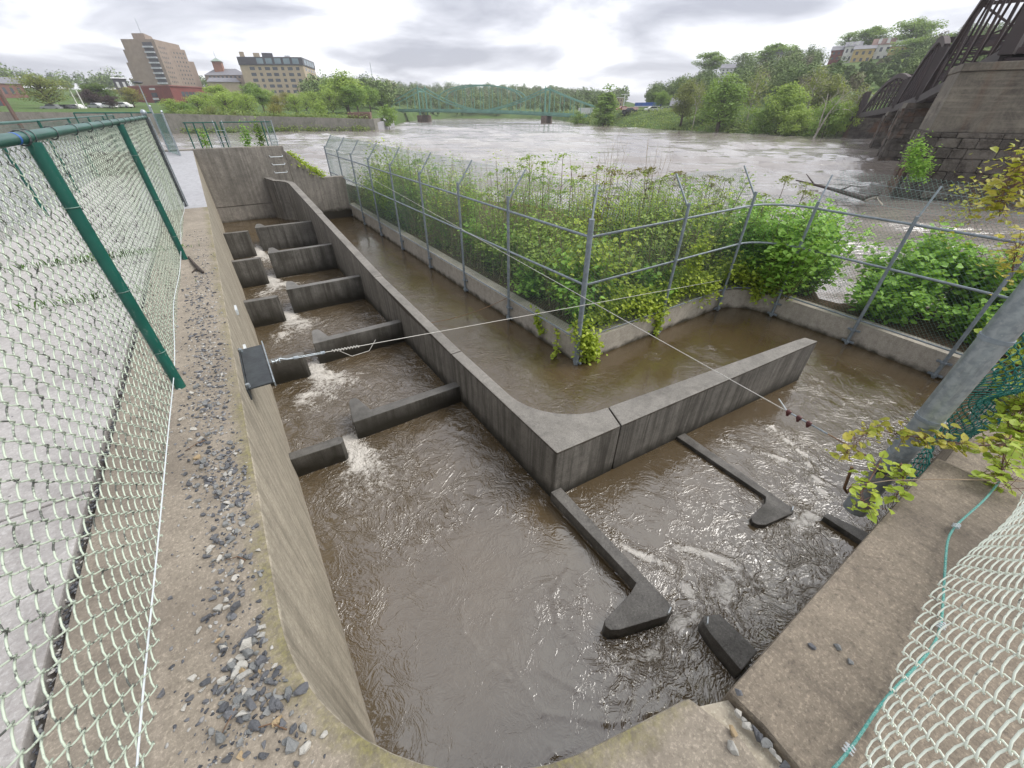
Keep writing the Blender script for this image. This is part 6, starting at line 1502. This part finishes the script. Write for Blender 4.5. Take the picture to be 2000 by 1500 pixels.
# creeper draped over the wall
def creeper(label, pts, n_, sp_, lm='vine', ls=.068, hang=0, group=None):
    """pts: stem path in world"""
    p_ = np.array(pts, float); r0 = thing('creeper', label, 'vine', tuple(p_[0])); MB().tube([tuple(q) for q in p_], .005, 5).build('stem', MAT['redstem'], r0)
    n_ = int(n_ * 2.5); k = rng.integers(0, len(p_) - 1, n_); t_ = rng.random(n_)[:, None]; C = p_[k] + (p_[k + 1] - p_[k]) * t_ + rng.normal(size=(n_, 3)) * np.array(sp_)
    V, F = leaves(C, ls, .45, seg=True, aspect=.75, droop=.6); mesh_np('foliage', V, F, LM[lm], r0)
creeper('yellow green creeper heaped at the foot of the corner fence post', [(2.3, 2.2, -1.35), (2.3, 2.05, -1.55), (2.45, 2.0, -1.7), (2.5, 2.0, -1.95)], 420, (.10, .06, .12))
creeper('creeper mound on the wall top between corner post and next post', [(2.9, 2.3, -1.4), (3.4, 2.25, -1.15), (3.9, 2.2, -1.3), (4.3, 2.1, -1.5)], 900, (.18, .12, .14))
creeper('creeper mound on the wall top left of the bend', [(4.5, 2.25, -1.35), (5.0, 2.3, -1.1), (5.5, 2.2, -1.25), (6.0, 2.1, -1.5)], 900, (.18, .13, .14))
creeper('creeper spilling over the wall at the bend of the fence', [(6.3, 2.3, -1.3), (6.7, 2.15, -1.15), (7.1, 1.7, -1.35), (7.3, 1.3, -1.5)], 1000, (.16, .16, .13))
creeper('creeper climbing the mesh between second and third posts', [(4.7, 2.15, -1.4), (5.1, 2.12, -.8), (5.3, 2.12, -.45)], 380, (.16, .04, .13))
creeper('thin creeper strand trailing down to the water left of the corner', [(2.22, 2.7, -1.55), (2.2, 2.62, -1.75), (2.1, 2.5, -1.95), (1.95, 2.45, -2.0)], 34, (.03, .03, .03), ls=.06)
creeper('short creeper hanging on the wall left of the corner post', [(2.25, 3.3, -1.5), (2.21, 3.2, -1.7), (2.2, 3.1, -1.85)], 60, (.03, .08, .05))
creeper('creeper sprig hanging below the post left of the bend', [(4.3, 2.05, -1.5), (4.32, 2.0, -1.75), (4.3, 1.99, -1.95)], 70, (.05, .02, .05))
creeper('creeper sprig hanging below the bend in the wall', [(6.95, 1.6, -1.5), (6.9, 1.5, -1.72)], 60, (.06, .05, .06))
creeper('leafy growth along the sloping top of the wing wall', [(.4, HY + .3, .35), (.9, HY + .25, -.1), (1.4, HY + .3, -.45)], 700, (.12, .14, .06), ls=.07)
creeper('small leafy vine growing at the left fence on the headwall', [(-2.0, HY + .25, GH), (-1.95, HY + .25, GH + .45)], 90, (.07, .05, .1), ls=.06, lm='knot')
creeper('slender vine growing through the headwall fence right of the ladder hoops', [(-.75, HY + .3, GH - .1), (-.72, HY + .3, GH + .55)], 130, (.08, .05, .12), ls=.07, lm='knot'); creeper('leafy vine beside the narrow gate on the headwall', [(-.3, HY + .3, GH - .1), (-.28, HY + .3, GH + .65)], 170, (.07, .05, .12), ls=.07, lm='mid')
pv = lambda x, y, d: far(x, y, d)
creeper('green vine clinging to the stone base of the near railway pier', [pv(1790, 285, 32), pv(1785, 310, 32), pv(1800, 330, 32), pv(1795, 340, 32)], 500, (.3, .2, .3), ls=.13, lm='knot')
# small waterfall between the knotweed
C = rng.normal(size=(420, 3)) * np.array([.05, .06, .22]) + np.array([8.2, .5, -1.3]); V, F = leaves(C, .022, .3, rg=rng)
tag(mesh_np('waterfall', V, F, plain('spray_white', (.7, .72, .72), (.6, .62, .62), rough=.4, bump=0)), 'small white spurt of water between the knotweed clumps', 'waterfall', kind='stuff')

# ---- vines over the near right wall
def spray(label, path, n_, ls, lm, jit=(.03, .03, .02), stem='redstem', sr=.004):
    p_ = np.array(path, float); r0 = thing('vine', label, 'vine', tuple(p_[0]))
    # smooth path
    tt = np.linspace(0, len(p_) - 1, 40); ip = np.stack([np.interp(tt, np.arange(len(p_)), p_[:, i]) for i in range(3)], 1)
    MB().tube([tuple(q) for q in ip], [sr * (1.1 - .8 * i / 39) for i in range(40)], 6).build('stem', MAT[stem], r0, smooth=True)
    if n_:
        idx = rng.integers(2, 40, n_); C = ip[idx] + rng.normal(size=(n_, 3)) * np.array(jit)
        mb = MB()
        for q, c_ in zip(ip[idx], C): mb.tube([tuple(q), tuple((q + c_) / 2 + np.array([0, 0, .008])), tuple(c_)], .0012, 4, False)
        mb.build('leaf_stalk', MAT['redstem'], r0)
        V, F = leaves(C, ls, .55, seg=True, aspect=.85, fold=.35, droop=.5); mesh_np('foliage', V, F, LM[lm], r0)
G = lambda x, y, z: atz(x, y, z)
spray('yellow and amber leaved vine reaching left across the foot of the grey pole', [G(1990, 868, .10), G(1900, 870, .14), G(1830, 858, .16), G(1760, 850, .17), G(1700, 835, .2), G(1655, 885, .2)], 170, .043, 'amber', (.05, .03, .035))
spray('thin bare vine shoot lying across the brown wall, leaves clustered at its tip', [G(1995, 940, .04), G(1900, 937, .06), G(1820, 936, .08), G(1740, 938, .1), G(1655, 950, .1)], 0, .05, 'amber', stem='drystem')
spray('green vine leaf cluster hanging past the wall edge left of the pole foot', [G(1720, 900, .12), G(1700, 935, .1), G(1680, 965, .08), G(1690, 990, .06)], 50, .046, 'vine', (.045, .035, .035))
spray('green vine leaf cluster against the lower end of the grey pole', [G(1760, 905, .1), G(1765, 940, .08), G(1750, 970, .05)], 36, .045, 'vine', (.03, .02, .03))
spray('drooping green vine cluster at the right frame edge on the brown wall', [G(1975, 850, .15), G(1960, 890, .12), G(1955, 930, .08), G(1970, 955, .05)], 90, .046, 'vine', (.05, .035, .05))
for i, (x, y, X0, n_, lb) in enumerate([(1990, 330, 4.5, 60, 'yellow vine sprig in front of the near pier at the upper right edge'), (1960, 380, 4.5, 90, 'yellow vine sprig in front of the near pier, below the upper one'), (1900, 390, 8.5, 120, 'scattered yellow sprigs above the far right fence rail'), (1985, 500, 3.0, 60, 'yellow vine leaves by the last fence post at the right edge'),
        (1975, 660, 2.2, 60, 'yellow green vine leaves hanging right of the grey pole'), (1985, 720, 2.0, 80, 'yellow green vine leaves right of the teal mesh'), (1990, 790, 1.8, 110, 'dense green vine leaves over the teal mesh at the right edge'), (1985, 850, 1.6, 90, 'green vine leaves low over the ledge at the right edge')]):
    c_ = atx(x, y, X0); sz = .05 if X0 < 4 else .07; k = X0 / 5
    spray(lb, [c_ + np.array([.25, -.05, -.25]) * k, c_ + np.array([.1, 0, -.08]) * k, c_, c_ + np.array([-.06, .03, .12]) * k], int(n_ * 1.5), sz, 'vine' if i > 3 else 'amber', (.10 * k + .03, .08 * k + .03, .12 * k + .03))
for i in range(10):
    x = random.uniform(9.2, 10.6); y = random.uniform(-3.4, -.9)
    plant('shrub', 'sparse yellow-leaved shrub by the water beyond the right bed', 'shrub', x, y, ZS - .5, random.uniform(1.3, 2.0), 7, 'yellow', .07, 130, .6, 'yellow shrubs beyond the right bed', seg=True, stemmat='drystem')
# ================================================================ haze over the far river
hz_m = bpy.data.materials.new('haze'); hz_m.use_nodes = True; tt_ = hz_m.node_tree; tt_.nodes.clear()
ho = tt_.nodes.new('ShaderNodeOutputMaterial'); pv_ = tt_.nodes.new('ShaderNodeVolumePrincipled'); pv_.inputs['Color'].default_value = (.93, .95, 1, 1); pv_.inputs['Density'].default_value = .00046; pv_.inputs['Anisotropy'].default_value = .2
tt_.links.new(pv_.outputs[0], ho.inputs['Volume'])
o = MB().prism([(-1900, -400), (2300, -400), (2300, 2300), (-1900, 2300)], -10.2, 60).build('haze', hz_m); tag(o, kind='stuff')
